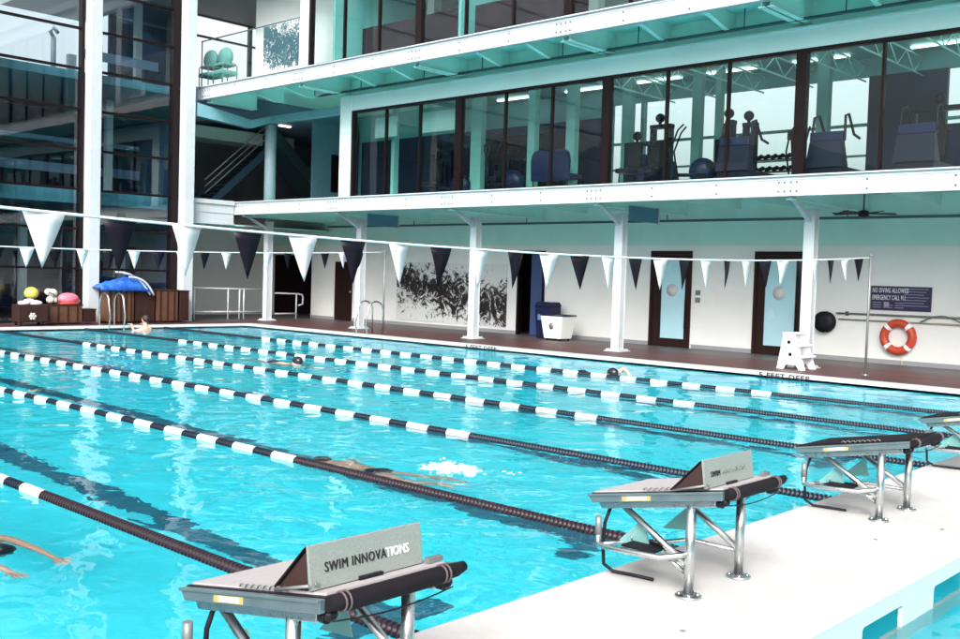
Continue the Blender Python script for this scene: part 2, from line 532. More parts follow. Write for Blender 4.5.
# near side wall with rounded openings every 1.03 m
pitch, ow = 1.05, 0.56
x0s = [1.30 + pitch * k - 0.0 for k in range(-4, 14)]
m.box(XL + 0.02, XE - 0.02, -WB + 0.004, -WB + 0.03, -0.143, -0.045)
prev = XL + 0.02
for x0 in x0s:
    a, c = x0, x0 + ow
    if c > XE - 0.1: break
    m.box(prev, a, -WB + 0.004, -WB + 0.03, -0.55, -0.143)
    m.box(a, c, -WB + 0.004, -WB + 0.03, -0.55, -0.288)
    for s, xx in ((1, a), (-1, c)):
        for zz, t in ((-0.143, -1), (-0.288, 1)):
            r = 0.03
            poly = [(xx, zz)] + [(xx + s * (r - r * math.sin(q * PI / 8)), zz + t * (r - r * math.cos(q * PI / 8))) for q in range(5)]
            m.prism(poly, 'y', -WB + 0.0045, -WB + 0.0295)
    prev = c
m.box(prev, XE - 0.02, -WB + 0.004, -WB + 0.03, -0.55, -0.143)
part('side_panel', m, M_bulkside, bh)
m = MB(); m.box(XL + 0.02, XE - 0.02, -0.03, -0.004, -1.2, -0.045)
part('side_panel', m, M_bulkside, bh)
for (x, y) in ((2.62, -0.78), (3.25, -0.98), (0.2, -0.84), (4.9, -0.88)):
    m = MB(); m.lathe([(0.014, 0), (0.014, 0.003), (0.008, 0.005)], (x, y, 0), 'z', 10)
    part('screw', m, M_greypole, bh)
m = MB(); m.box(XL + 0.02, XE - 0.02, -0.95, -0.92, -0.6, -0.045)
part('inner_void', m, M_green, bh)

# ------------------------------------------------------------------ facade wing (the long building on the pool side)
fw = thing('pool_building', 'long two-tier pool building with white steel galleries and a band of windows', 'building', (0, 0, 0))
Y0 = YC[0] - 1.0
# ground-floor wall with door openings
def wall_with_holes(x0, x1, ya, yb, za, zb, holes):
    mb = MB()
    hs_ = sorted(holes)
    y = ya
    for (h0, h1, t) in hs_:
        mb.box(x0, x1, y, h0, za, zb)
        mb.box(x0, x1, h0, h1, t, zb)
        y = h1
    mb.box(x0, x1, y, yb, za, zb)
    return mb
holes = [(8.08, 9.39, 2.47), (11.25, 12.56, 2.47), (16.39, 17.48, 2.45), (25.5, 26.55, 2.0), (27.95, 30.6, 2.23)]
part('ground_wall', wall_with_holes(XW, XW + 0.2, Y0, 31.0, DZ, 3.85, holes), M_wall, fw)
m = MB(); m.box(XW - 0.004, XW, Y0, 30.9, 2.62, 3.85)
part('bounce_light_band', m, mat('mint_bounce_tint', (0.50, 0.75, 0.68), 0.65, var=0.10, scale=0.8), fw)  # teal bounce light on the upper wall, painted as a flat mint band
y = Y0
M_skirt = mat('grey_skirting', (0.28, 0.28, 0.29), 0.5, var=0.1)
for (h0, h1, t) in sorted(holes) + [(31.0, 31.0, 0)]:
    m = MB(); m.box(XW - 0.02, XW - 0.0005, y, h0 - 0.052 if h0 < 31 else h0, DZ, DZ + 0.11); y = h1 + 0.002
    part('skirting', m, M_skirt, fw)
m = MB(); m.box(14.3, XW, 31.0, 31.2, DZ, 3.1)
part('recess_wall', m, M_wall, fw)
m = MB(); m.box(15.5, 16.3, 30.96, 31.0, DZ, 2.05)
part('door', m, mat('slate_blue_door', (0.10, 0.13, 0.22), 0.5, var=0.1), fw, label='slate blue door in the recessed wall')
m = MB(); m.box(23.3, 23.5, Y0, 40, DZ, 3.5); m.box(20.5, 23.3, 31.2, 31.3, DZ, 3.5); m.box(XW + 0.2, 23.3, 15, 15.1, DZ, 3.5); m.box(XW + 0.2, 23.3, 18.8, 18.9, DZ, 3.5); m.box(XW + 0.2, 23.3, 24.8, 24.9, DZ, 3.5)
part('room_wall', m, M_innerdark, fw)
# doors
def frosted_door(y0, y1, gy0, gy1, circ, lab):
    m = MB()
    zt = 2.47
    m.box(XW - 0.05, XW + 0.12, y0, y0 + 0.09, DZ, zt); m.box(XW - 0.05, XW + 0.12, y1 - 0.09, y1, DZ, zt)
    m.box(XW - 0.05, XW + 0.12, y0 + 0.09, y1 - 0.09, zt - 0.10, zt)
    dr = part('door', m, M_brown, fw, label=lab)
    m = MB()
    a, c = y0 + 0.092, y1 - 0.092
    m.box(XW - 0.02, XW + 0.04, a, gy0, DZ + 0.01, zt - 0.102); m.box(XW - 0.02, XW + 0.04, gy1, c, DZ + 0.01, zt - 0.102)
    m.box(XW - 0.02, XW + 0.04, gy0, gy1, DZ + 0.01, 0.06); m.box(XW - 0.02, XW + 0.04, gy0, gy1, 2.27, zt - 0.102)
    part('door_leaf', m, M_brown, dr)
    m = MB(); m.box(XW, XW + 0.02, gy0, gy1, 0.06, 2.27)
    part('pane', m, M_frost, dr)
    m = MB(); m.lathe([(0.0, 0), (0.175, 0), (0.175, 0.004), (0, 0.004)], (XW - 0.004, circ[0], circ[1]), 'x', 28)
    part('round_emblem', m, M_stick, dr)
    m = MB(); m.tube([(XW - 0.08, gy0 - 0.05, 0.35), (XW - 0.08, gy0 - 0.05, 1.15)], 0.018)
    m.tube([(XW - 0.02, gy0 - 0.05, 0.45), (XW - 0.08, gy0 - 0.05, 0.45)], 0.012); m.tube([(XW - 0.02, gy0 - 0.05, 1.05), (XW - 0.08, gy0 - 0.05, 1.05)], 0.012)
    part('handle', m, M_black, dr)
    for z in (1.28, 1.08):
        m = MB(); m.box(XW - 0.03, XW, y0 - 0.28, y0 - 0.14, z, z + 0.13)
        part('switch_box', m, M_greypole, fw)
frosted_door(11.25, 12.56, 11.44, 12.20, (11.865, 1.39), 'brown door with a frosted pane, nearer the waste bins')
frosted_door(8.08, 9.39, 8.25, 9.08, (8.70, 1.41), 'brown door with a frosted pane, behind the white step stool')
m = MB(); m.box(XW - 0.05, XW + 0.12, 16.39, 16.47, DZ, 2.45); m.box(XW - 0.05, XW + 0.12, 17.40, 17.48, DZ, 2.45); m.box(XW - 0.05, XW + 0.12, 16.47, 17.40, 2.37, 2.45)
dr = part('door', m, M_dark, fw, label='dark door frame standing open')
m = MB(); m.box(XW + 0.125, XW + 0.165, 16.47, 17.05, DZ + 0.01, 2.36)
part('door_leaf', m, mat('blue_door_leaf', (0.045, 0.075, 0.20), 0.4, var=0.15), dr)
m = MB(); m.box(XW + 0.02, XW + 0.08, 25.5, 26.55, DZ, 2.0)
dr = part('door', m, M_brown, fw, label='plain dark brown door')
m = MB(); m.ball((XW - 0.0, 25.62, 0.9), 0.04); part('handle', m, M_steel, dr)

# columns (H section with base plate)
for k, y in enumerate(YC):
    m = MB()
    m.box(XC - 0.11, XC - 0.095, y - 0.12, y + 0.12, DZ + 0.02, 3.3)
    m.box(XC + 0.095, XC + 0.11, y - 0.12, y + 0.12, DZ + 0.02, 3.3)
    m.box(XC - 0.095, XC + 0.095, y - 0.105, y + 0.105, DZ + 0.02, 3.3)
    c = part('column', m, M_white, fw)
    m = MB(); m.box(XC - 0.24, XC + 0.24, y - 0.24, y + 0.24, DZ, DZ + 0.02)
    m.box(XC - 0.2, XC + 0.2, y - 0.2, y + 0.2, DZ + 0.02, DZ + 0.06)
    part('base_plate', m, M_white, c)

def gallery(xf, zb, zt, ya, yb, xin, soffit_mat, beam_mat, col_beam_mat):
    """steel edge channel, deck plate, tapered brackets and column beams"""
    m = MB()
    m.box(xf, xf + 0.03, ya, yb, zb + 0.03, zt - 0.03)
    m.box(xf - 0.05, xf + 0.12, ya, yb, zt - 0.03, zt)
    m.box(xf - 0.05, xf + 0.12, ya, yb, zb, zb + 0.03)
    m.box(xf - 0.012, xf, ya, yb, zt - 0.10, zt - 0.085)
    m.box(xf - 0.05, xf + 0.12, yb, yb + 0.02, zb, zt)
    s = part('edge_channel', m, M_white, fw)
    m = MB()
    for y in YC:
        for (dy, zz) in [(dy, z) for dy in (-0.20, -0.07, 0.07, 0.20) for z in (zb + 0.10, zb + 0.29)]:
            if y + dy < yb - 0.05:
                m.lathe([(0.020, 0), (0.020, -0.018)], (xf, y + dy, zz), 'x', 6, smooth=False)
        for t in (1 / 3, 2 / 3):
            yy = y + 5.012 * t
            if yy < yb - 0.05:
                for zz in (zb + 0.10, zb + 0.29):
                    m.lathe([(0.020, 0), (0.020, -0.018)], (xf, yy, zz), 'x', 6, smooth=False)
    part('bolts', m, M_pipe, s)
    m = MB(); m.box(xf + 0.12, xin, ya, yb, zt - 0.06, zt - 0.02)
    part('soffit', m, soffit_mat, fw)
    return s
SB1, ST1 = 3.48, 3.92
gallery(16.02, SB1, ST1, Y0, 26.9, 24.0, M_teal, M_tealbeam, M_tealbeam)
SB2, ST2 = 7.22, 7.66
gallery(14.63, SB2, ST2, Y0, 27.0, 24.0, M_teal, M_tealbeam, M_tealbeam)
# brackets and column beams under the two galleries
def ibeam_x(mb, xa, xb, y, zb, zt, w=0.09):
    mb.box(xa, xb, y - w, y + w, zb, zb + 0.02)
    mb.box(xa, xb, y - 0.012, y + 0.012, zb + 0.02, zt)
for k, y in enumerate(YC):
    m = MB(); ibeam_x(m, 16.142, XW, y, 3.42, ST1 - 0.06)
    part('cross_beam', m, M_tealbeam, fw)
    m = MB(); m.hexa([(16.14, y - 0.05, SB1 + 0.02), (17.1, y - 0.05, 3.0), (17.1, y + 0.05, 3.0), (16.14, y + 0.05, SB1 + 0.02), (16.14, y - 0.05, SB1 + 0.08), (17.1, y - 0.05, 3.12), (17.1, y + 0.05, 3.12), (16.14, y + 0.05, SB1 + 0.08)])
    part('knee_brace', m, M_white, fw)
    m = MB(); ibeam_x(m, 14.752, 16.54, y - 0.1, SB2 - 0.10, ST2 - 0.06, 0.07); ibeam_x(m, 14.752, 16.54, y + 0.1, SB2 - 0.10, ST2 - 0.06, 0.07)
    part('cross_beam', m, M_tealbeam, fw)
    for t in (1 / 3, 2 / 3):
        yy = y + 5.012 * t
        if yy > 26.5: continue
        m = MB()
        m.prism([(14.752, ST2 - 0.06), (14.752, ST2 - 0.16), (16.2, SB2 - 0.02), (16.54, SB2 - 0.02), (16.54, ST2 - 0.06)], 'y', yy - 0.012, yy + 0.012)
        m.hexa([(14.752, yy - 0.06, ST2 - 0.18), (16.2, yy - 0.06, SB2 - 0.04), (16.2, yy + 0.06, SB2 - 0.04), (14.752, yy + 0.06, ST2 - 0.18), (14.752, yy - 0.06, ST2 - 0.16), (16.2, yy - 0.06, SB2 - 0.02), (16.2, yy + 0.06, SB2 - 0.02), (14.752, yy + 0.06, ST2 - 0.16)])
        part('bracket', m, M_tealbeam, fw)
        m = MB()
        m.prism([(16.142, ST1 - 0.06), (16.142, ST1 - 0.12), (17.4, 3.56), (XW, 3.56), (XW, ST1 - 0.06)], 'y', yy - 0.012, yy + 0.012)
        part('bracket', m, M_tealbeam, fw)
    if k in (4, 6):
        m = MB(); m.box(XC + 0.14, XC + 1.42, y - 0.16, y - 0.11, 3.13, 3.5)
        d = part('duct_panel', m, mat('slate_blue_panel', (0.09, 0.20, 0.30), 0.4, var=0.1), fw)
        m = MB(); m.box(XC + 1.42, XC + 1.47, y - 0.17, y - 0.10, 3.10, 3.52); part('frame', m, M_white, d)
# pipes along the soffits
m = MB()
m.tube([(19.8, Y0, 3.27), (19.8, 26.5, 3.27)], 0.035, 8)
for y in YC: m.box(19.79, 19.81, y + 0.3, y + 0.32, 3.27, ST1 - 0.06)
part('pipe', m, M_pipe, fw)
m = MB()
m.tube([(16.22, Y0, 7.17), (16.22, 22.5, 7.17)], 0.04, 8)
m.tube([(16.10, Y0, 7.12), (16.10, 22.5, 7.12)], 0.018, 8)
for y in YC[:-1]:
    for t in (0.25, 0.8): m.box(16.2, 16.22, y + 5 * t, y + 5 * t + 0.02, 7.2, ST2 - 0.06)
part('pipe', m, M_pipe, fw)
# middle storey: windows, header, corner post
XG = 16.35
YCOR = 21.08
m = MB()
m.box(XG - 0.05, XG + 0.13, Y0, YCOR, 6.58, 6.98)
m.box(XG - 0.09, XG + 0.13, Y0, YCOR, 6.98, 7.03)
m.box(XG - 0.07, XG + 0.13, YCOR, 21.60, ST1, 7.03)
part('header_band', m, M_band, fw)
m = MB(); m.box(XG + 0.2, XG + 0.3, Y0, 21.6, 6.9, ST2 - 0.06)
part('upper_wall', m, M_teal, fw)
def window_bay(xg, ya, yb, za, zb, thick, n=3, last=False, glass_mat=None):
    m = MB()
    m.box(xg - 0.04, xg + 0.12, ya - thick / 2, ya + thick / 2, za, zb)
    if last: m.box(xg - 0.04, xg + 0.12, yb - 0.09, yb, za, zb)
    ye = yb - (0.09 if last else thick / 2)
    ys = ya + thick / 2
    for i in range(1, n):
        t = ys + (ye - ys) * i / n
        m.box(xg - 0.02, xg + 0.08, t - 0.028, t + 0.028, za, zb)
    m.box(xg - 0.037, xg + 0.1, ya - thick / 2, yb if last else yb - thick / 2, za - 0.05, za)
    m.box(xg - 0.037, xg + 0.1, ya - thick / 2, yb if last else yb - thick / 2, zb, zb + 0.078)
    w = part('window', m, M_dark, fw)
    for i in range(n):
        a = ys + (ye - ys) * i / n + (0.028 if i else 0); c = ys + (ye - ys) * (i + 1) / n - (0.028 if i < n - 1 else 0)
        m = MB(); m.box(xg + 0.02, xg + 0.032, a, c, za, zb)
        part('pane', m, glass_mat or G_win, w)
edges = YC[0:7]
for i in range(6):
    yb = YC[i + 1] if i < 5 else YCOR
    window_bay(XG, YC[i] - 0.05, (yb - 0.05) if i < 5 else yb, ST1 + 0.05, 6.50, 0.24, 3, i == 5)
# top storey windows behind the upper gallery
XT = 14.74
for i in range(6):
    yb = YC[i + 1] if i < 5 else 21.2
    window_bay(XT, YC[i] - 0.05, (yb - 0.05) if i < 5 else yb, ST2 + 0.05, 11.1, 0.22, 3, i == 5)
m = MB(); m.box(XT - 0.06, XT + 0.16, 21.2, 21.62, ST2, 11.2); m.box(XT - 0.06, XT + 0.3, Y0, 27, 11.2, 11.7)
part('corner_post', m, M_white, fw)
m = MB(); m.box(14.9, 26, Y0, 21.6, 11.2, 11.3)
part('top_ceiling', m, M_innergrey, fw)
m = MB(); m.box(14.5, 27, Y0, 27.2, 11.7, 12.0)
part('roof', m, M_white, fw)
# top storey interior
m = MB(); m.box(22, 22.2, Y0, 10, ST2, 11.2); m.box(19.5, 19.7, 10, 21.6, ST2, 11.2)
for y in (12.5, 16, 18.5): m.box(17.2, 17.5, y, y + 0.3, ST2, 11.2)
part('room_wall', m, M_innergrey, fw)
m = MB(); m.box(15.4, 19.5, 15.6, 15.7, ST2, 10.1); m.box(15.2, 19.0, 20.6, 20.7, ST2, 10.4)
part('room_partition', m, M_innerteal, fw)
m = MB(); m.box(16.0, 16.1, 16.2, 20.3, ST2, 8.9); m.box(15.3, 15.9, 11.8, 15, ST2, 8.6)
part('counter', m, M_innerdark, fw)
# middle storey interior (the gym): floor is the gallery plate
XB = 21.6
m = MB()
m.box(XB, XB + 0.15, Y0, 15.1, ST1, 4.0); m.box(XB, XB + 0.15, Y0, 27, 6.95, ST2 - 0.06)
m.box(XB, XB + 0.15, 15.1, 27, ST1, 6.95)
part('rear_wall', m, M_innerteal, fw)
m = MB(); m.box(XB - 0.01, XB + 0.14, 5.3, 7.2, 4.0, 6.95)
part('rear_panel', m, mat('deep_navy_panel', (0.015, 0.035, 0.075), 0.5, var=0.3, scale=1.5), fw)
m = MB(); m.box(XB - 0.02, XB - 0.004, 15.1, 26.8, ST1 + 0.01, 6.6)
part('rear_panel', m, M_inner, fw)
m = MB(); m.box(XG + 0.32, XB, Y0, 21.6, 7.4, 7.44)
part('gym_ceiling', m, M_innerteal, fw)
m = MB()
for y in [YC[0] + 2.5 * i for i in range(10)]:
    if y > 15.1 or 5.2 < y < 7.3: continue
    m.box(XB - 0.02, XB + 0.17, y - 0.05, y + 0.05, 4.0, 6.95)
m.box(XB - 0.01, XB + 0.16, 7.2, 15.1, 5.72, 5.78); m.box(XB - 0.01, XB + 0.16, 7.2, 15.1, 4.95, 4.99); m.box(XB - 0.01, XB + 0.16, Y0, 5.3, 5.72, 5.78)
w = part('window', m, M_innerteal, fw, label='rear gym window open to the white sky')
for (a, c) in ((Y0, 5.3), (7.2, 15.1)):
    m = MB(); m.box(XB + 0.06, XB + 0.07, a, c, 4.0, 6.95); part('pane', m, G_rail, w)
for (x, y, w_) in ((20, 3.0, 0.3), (20, 7.68, 0.3), (20, 10.55, 0.16), (20, 11.2, 0.26), (20, 13.45, 0.32), (18, 13.88, 0.30), (18, 15.27, 0.26), (18, 17.4, 0.42), (17.6, 20.6, 0.14)):
    m = MB(); m.box(x, x + 0.2, y - w_ / 2, y + w_ / 2, ST1, 7.4)
    part('inner_column', m, mat('dull_mint_paint', (0.20, 0.42, 0.39), 0.5, var=0.15, scale=2), fw)
for y in [Y0 + 1.4 * i for i in range(22)]:   # open web trusses over the gym
    if y > 14: continue
    m = MB()
    m.tube([(XG + 0.4, y, 7.25), (XB, y, 7.25)], 0.025, 6); m.tube([(XG + 0.4, y, 6.83), (XB, y, 6.83)], 0.025, 6)
    n_ = 9
    for i in range(n_):
        xa = XG + 0.45 + (XB - XG - 0.5) * i / n_; xb = XG + 0.45 + (XB - XG - 0.5) * (i + 1) / n_
        m.tube([(xa, y, 7.25 if i % 2 else 6.83), (xb, y, 6.83 if i % 2 else 7.25)], 0.016, 5)
    part('roof_truss', m, M_tealbeam, fw)
m = MB()
m.box(XB - 1.7, XB - 1.6, 15.3, 19.5, ST1, 6.0)
part('room_partition', m, M_innerdark, fw)
for (a, c) in ((20.0, 21.0), (17.5, 19.0)):
    m = MB(); m.box(17.2, 17.24, a, c, 5.85, 6.45)
    part('reflection_board', m, mat('pale_teal_reflection', (0.45, 0.62, 0.58), 0.5, var=0.1), fw)  # boards modelled in place of a pale reflection in the window glass
m_l = bpy.data.materials.new('lit_strip_lamp'); m_l.use_nodes = True
n_, l_, p_ = nodes_of(m_l); p_.inputs['Emission Color'].default_value = (0.95, 1, 0.98, 1); p_.inputs['Emission Strength'].default_value = 1.6
for x in (17.6, 19.2, 20.8):
    for y in (-3.0, 2.2, 4.4, 7.4, 9.9, 12.2, 14.8, 17.6):
        m = MB(); m.box(x - 0.06, x + 0.06, y, y + 1.5, 7.33, 7.37)
        part('strip_lamp', m, m_l, fw)
# lobby with stairs behind the far end of the middle storey
m = MB()
m.box(14.3, 24, 33, 33.2, ST1, ST2 - 0.06); m.box(24, 24.2, 21.6, 36, ST1, ST2 - 0.06)
part('lobby_wall', m, mat('lobby_grey', (0.24, 0.25, 0.29), 0.6, var=0.25, scale=0.6), fw)
m = MB(); m.box(14.3, 24, 27.02, 36, ST1 - 0.3, ST1)
part('lobby_floor', m, M_innergrey, fw)
m = MB(); m.box(14.3, 24, 27.02, 36, 7.1, ST2)
part('lobby_ceiling', m, mat('slate_ceiling', (0.16, 0.24, 0.34), 0.6, var=0.2, scale=0.6), fw)
m = MB(); m.tube([(XC, 26.57, ST1), (XC, 26.57, 6.75)], 0.2, 16)
part('lobby_column', m, mat('slate_column', (0.24, 0.33, 0.37), 0.5, var=0.1), fw)
m = MB()
m.box(XC - 0.14, XC + 0.14, 21.7, 26.4, 6.74, 6.97)
m.hexa([(14.3, 26.55, 6.62), (16.4, 26.55, 6.48), (16.4, 26.8, 6.48), (14.3, 26.8, 6.62), (14.3, 26.55, 7.05), (16.4, 26.55, 6.76), (16.4, 26.8, 6.76), (14.3, 26.8, 7.05)])
m.hexa([(16.4, 26.55, 6.48), (17.1, 26.4, 6.74), (17.1, 26.7, 6.74), (16.4, 26.8, 6.48), (16.4, 26.55, 6.76), (17.1, 26.4, 6.97), (17.1, 26.7, 6.97), (16.4, 26.8, 6.76)])
part('lobby_beam', m, mat('slate_blue_beam', (0.17, 0.36, 0.42), 0.5, var=0.1), fw)
m = MB(); m.box(14.3, 19.2, 29.9, 31.2, 6.42, 6.86)
part('landing', m, mat('mint_plaster', (0.50, 0.60, 0.53), 0.6, var=0.08), fw)
m = MB()
for yy in (29.8, 31.1):
    m.hexa([(16.6, yy, ST1), (17.0, yy, ST1), (17.0, yy + 0.08, ST1), (16.6, yy + 0.08, ST1), (19.4, yy, 6.45), (19.8, yy, 6.45), (19.8, yy + 0.08, 6.45), (19.4, yy + 0.08, 6.45)])
for i in range(14):
    t = (i + 0.5) / 14
    m.box(16.75 + 2.8 * t, 17.05 + 2.8 * t, 29.88, 31.1, ST1 + 2.5 * t, ST1 + 2.5 * t + 0.04)
st = part('staircase', m, M_navybeam, fw)
m = MB()
for dz in (0.45, 0.7, 0.95):
    m.tube([(16.6, 29.75, ST1 + dz), (19.5, 29.75, 6.45 + dz)], 0.025, 6)
part('handrail', m, mat('pale_rail', (0.50, 0.45, 0.42), 0.35, var=0.1), st)
m = MB()
m.hexa([(19.7, 29.9, 6.7), (22.9, 29.9, 3.95), (22.9, 31.2, 3.95), (19.7, 31.2, 6.7), (19.9, 29.9, 7.1), (23.6, 29.9, 3.95), (23.6, 31.2, 3.95), (19.9, 31.2, 7.1)])
part('stair_underside', m, mat('dark_slate', (0.05, 0.105, 0.125), 0.6, var=0.2), fw)
m = MB(); m.box(20.6, 21.8, 31.4, 31.5, 6.0, 7.1)
part('lit_wall', m, M_wall, fw)
m = MB(); m.box(19.3, 21.4, 26.85, 26.95, ST1, 7.1)
part('lobby_panel', m, mat('slate_panel', (0.12, 0.22, 0.30), 0.5, var=0.15), fw)
m = MB(); m.box(20.15, 20.9, 26.8, 26.845, 4.6, 6.0)
part('door', m, M_dark, fw)
lm = bpy.data.materials.new('lit_lamp'); lm.use_nodes = True
n_, l_, p_ = nodes_of(lm); p_.inputs['Emission Color'].default_value = (1, 0.9, 0.8, 1); p_.inputs['Emission Strength'].default_value = 3.0
for (x, y, z) in ((15.0, 29, 7.05), (19.0, 28.5, 7.05), (16.0, 30.5, 7.05)):
    m = MB(); m.box(x, x + 0.5, y, y + 0.12, z, z + 0.03)
    part('ceiling_lamp', m, lm, fw)
# edge channel of the recess, running across to the glass wing
m = MB()
m.box(14.25, 15.96, 26.86, 26.9, 3.16, ST1); m.box(14.25, 15.96, 26.80, 26.9, ST1 - 0.12, ST1 + 0.02); m.box(14.25, 15.96, 26.82, 26.9, 3.12, 3.18)
m.box(14.25, 15.96, 26.84, 26.86, 3.50, 3.54)
part('edge_channel', m, M_white, fw)
m = MB(); m.box(14.3, XW, 26.91, 31.0, 3.10, 3.14)
part('recess_ceiling', m, M_teal, fw)
# terrace at the far end of the top storey
m = MB(); m.box(16.5, 16.7, 21.62, 26.55, ST2, 11.2)
part('terrace_wall', m, M_wall, fw)
m = MB(); m.box(14.3, 26, 26.9, 32, 11.45, 11.6); m.box(14.63, 16.7, 21.62, 27, 11.1, 11.2)
part('terrace_ceiling', m, M_innergrey, fw)
m = MB(); m.box(14.3, 24, 27.0, 34, ST2 - 0.06, ST2)
part('terrace_floor', m, M_innergrey, fw)
m = MB(); m.box(14.3, 26, 32, 32.1, 11.40, 11.6); m.box(14.3, 26, 32.0, 32.08, 10.60, 10.68); m.box(19.9, 20.05, 31.98, 32.12, ST2, 11.4); m.box(14.3, 24, 32, 32.08, ST2, 7.9)
part('terrace_window', m, M_pipe, fw)
m = MB()
m.tube([(14.68, 21.65, 9.17), (14.68, 27.0, 9.17)], 0.022, 8)
m.tube([(14.68, 26.97, ST2), (14.68, 26.97, 9.17)], 0.022, 8)
rl = part('terrace_railing', m, M_pipe, fw)
m = MB(); m.box(14.675, 14.685, 21.65, 26.95, ST2, 9.14); part('pane', m, G_rail, rl)

# ------------------------------------------------------------------ glass wing at the far end of the pool
gw = thing('glass_wing', 'tall glass curtain-wall wing closing the far end of the pool', 'building', (0, 0, 0))
for x in (7.57, 10.80, 14.03):
    m = MB(); m.box(x - 0.175, x + 0.175, 26.52, 26.9, DZ, 15)
    c = part('column', m, M_white, gw, bevel=0.01)
YG = 27.05
tz = [2.7 + 1.22 * i for i in range(-2, 11)]
for (xa, xb, jamb) in ((-10, 7.39, 0.1), (7.75, 10.62, 0.10), (10.98, 13.85, 0.24)):
    m = MB()
    for z in tz: m.box(xa, xb - jamb, YG - 0.06, YG + 0.06, z - 0.035, z + 0.035)
    m.box(xb - jamb, xb, YG - 0.12, YG + 0.1, DZ, 15)
    m.box(xa, xa + 0.06, YG - 0.1, YG + 0.1, DZ, 15)
    w = part('curtain_window', m, M_dark, gw)
    zz = [DZ] + tz + [15]
    for i in range(len(zz) - 1):
        p0 = MB(); p0.box(xa + 0.06, xb - jamb, YG, YG + 0.012, zz[i] + (0.035 if i else 0), zz[i + 1] - 0.035)
        part('pane', p0, G_end, w)
m = MB()
m.box(-10, 14.2, 34, 34.2, DZ, 7.55); m.box(14.1, 17.2, 32.2, 32.4, 7.6, 15); m.box(14.05, 14.25, 27.2, 34, DZ, 3.1); m.box(14.05, 14.25, 27.2, 34, 3.9, 7.5)
part('inner_wall', m, M_inner, gw)
m = MB()
m.box(-10, 14.0, 27.3, 34, 3.5, 3.9); m.box(-10, 14.0, 27.3, 34, 7.3, 7.55)
part('floor_slab', m, mat('slate_slab', (0.07, 0.20, 0.24), 0.5, var=0.15), gw)
m = MB(); m.box(10.9, 14.0, 27.3, 34, 10.7, 11.0)
part('floor_slab', m, M_innergrey, gw)
m = MB()
for (x, z0, z1) in ((8.6, 3.9, 7.1), (9.6, DZ, 3.4), (11.6, 3.9, 7.1), (12.9, DZ, 3.4), (12.4, 3.9, 7.1), (13.4, 7.6, 10.7)):
    m.box(x, x + 0.22, 29, 29.2, z0, z1)
part('inner_column', m, M_innergrey, gw)
m = MB(); m.box(8.8, 13.9, 29.6, 29.65, 4.6, 4.9); m.box(-2, 13.9, 29.6, 29.65, 5.6, 5.75); m.box(11.2, 13.9, 28.4, 28.45, 8.2, 8.5)
part('inner_rail', m, mat('slate_rail', (0.10, 0.15, 0.22), 0.4, var=0.1), gw)
m = MB(); m.box(10.9, 11.15, 28.6, 28.8, 7.55, 8.3); m.tube([(10.35, 28.5, 7.55), (10.35, 28.5, 8.7)], 0.08, 10); m.tube([(10.35, 28.5, 8.7), (10.25, 28.5, 8.85), (10.35, 28.5, 9.0), (10.5, 28.5, 8.85)], 0.06, 8)
part('roof_pipes', m, M_innergrey, gw)

# ------------------------------------------------------------------ things on the walls and the deck
# wall prints
m = MB(); m.box(0, 0.03, -2.57, 2.57, 0, 2.0)
a = solo('wall_print', m, M_art, 'wide black and white ink splatter print on the ground floor wall', 'wall print', (XW - 0.032, 20.49, 0.02), 'ink splatter prints')
m = MB(); m.box(0, 0.02, -0.9, 0.9, 0, 1.38)
solo('wall_print', m, M_art2, 'small tall ink splatter print on the glass terrace railing', 'wall print', (14.655, 22.53, ST2 + 0.09), 'ink splatter prints')
# sign
sg = thing('warning_sign', 'navy rescue notice with white lettering on the wall above the life ring', 'sign', (XW - 0.03, 5.64, 1.385))
m = MB(); m.box(0, 0.028, -0.70, 0.70, -0.285, 0.285); part('board', m, mat('navy_sign', (0.025, 0.015, 0.065), 0.4, var=0.1), sg)
X_, Y_ = (0, -1, 0), (0, 0, 1)
text_part('lettering', 'NO DIVING ALLOWED', 0.16, M_printw, sg, (-0.003, 0.66, 0.18), X_, Y_, 0.47, 0.0, 'LEFT')
text_part('lettering', 'EMERGENCY CALL 911', 0.16, M_printw, sg, (-0.003, 0.66, 0.01), X_, Y_, 0.44, 0.0, 'LEFT')
m = MB()
for i in range(9):
    z = -0.10 - 0.055 * (i % 3)
    y = 0.64 - 0.26 * (i // 3)
    if i // 3 == 1 and i % 3 == 0:
        m.box(-0.003, -0.001, y - 0.12, y, -0.2, -0.09)
    else:
        m.box(-0.003, -0.001, y - 0.2, y, z - 0.014, z)
for i in range(7):
    z = 0.235 - 0.065 * i
    m.box(-0.003, -0.001, -0.64 + 0.05 * (i % 3), -0.08, z - 0.012, z)
part('small_print', m, mat('grey_print', (0.33, 0.30, 0.42), 0.5, var=0.1), sg)
# life ring
lr = thing('life_ring', 'orange life ring with four white bands hanging on the white wall', 'life ring', (XW - 0.09, 5.63, 0.485))
def ring_arc(a0, a1, r, rr, seg=24, rs=14):
    mb = MB()
    pts = [(0, -math.cos(a0 + (a1 - a0) * i / seg) * r, math.sin(a0 + (a1 - a0) * i / seg) * r) for i in range(seg + 1)]
    mb.tube(pts, rr, rs); return mb
mm = MB(); mm.tube([(0, math.cos(2 * PI * i / 48) * 0.325, math.sin(2 * PI * i / 48) * 0.325) for i in range(48)], 0.098, 14, 0, True)
part('ring', mm, M_orange, lr)
for q in (0.25, 0.75, 1.25, 1.75):
    part('band', ring_arc(q * PI - 0.13, q * PI + 0.13, 0.325, 0.102, 6), M_printw, lr)
mm = MB(); mm.tube([(0.0, 0.4 * math.cos(t) * (1 + 0.04 * math.sin(9 * t)), 0.43 * math.sin(t)) for t in [0.6 + i * 0.12 for i in range(28)]], 0.009, 6)
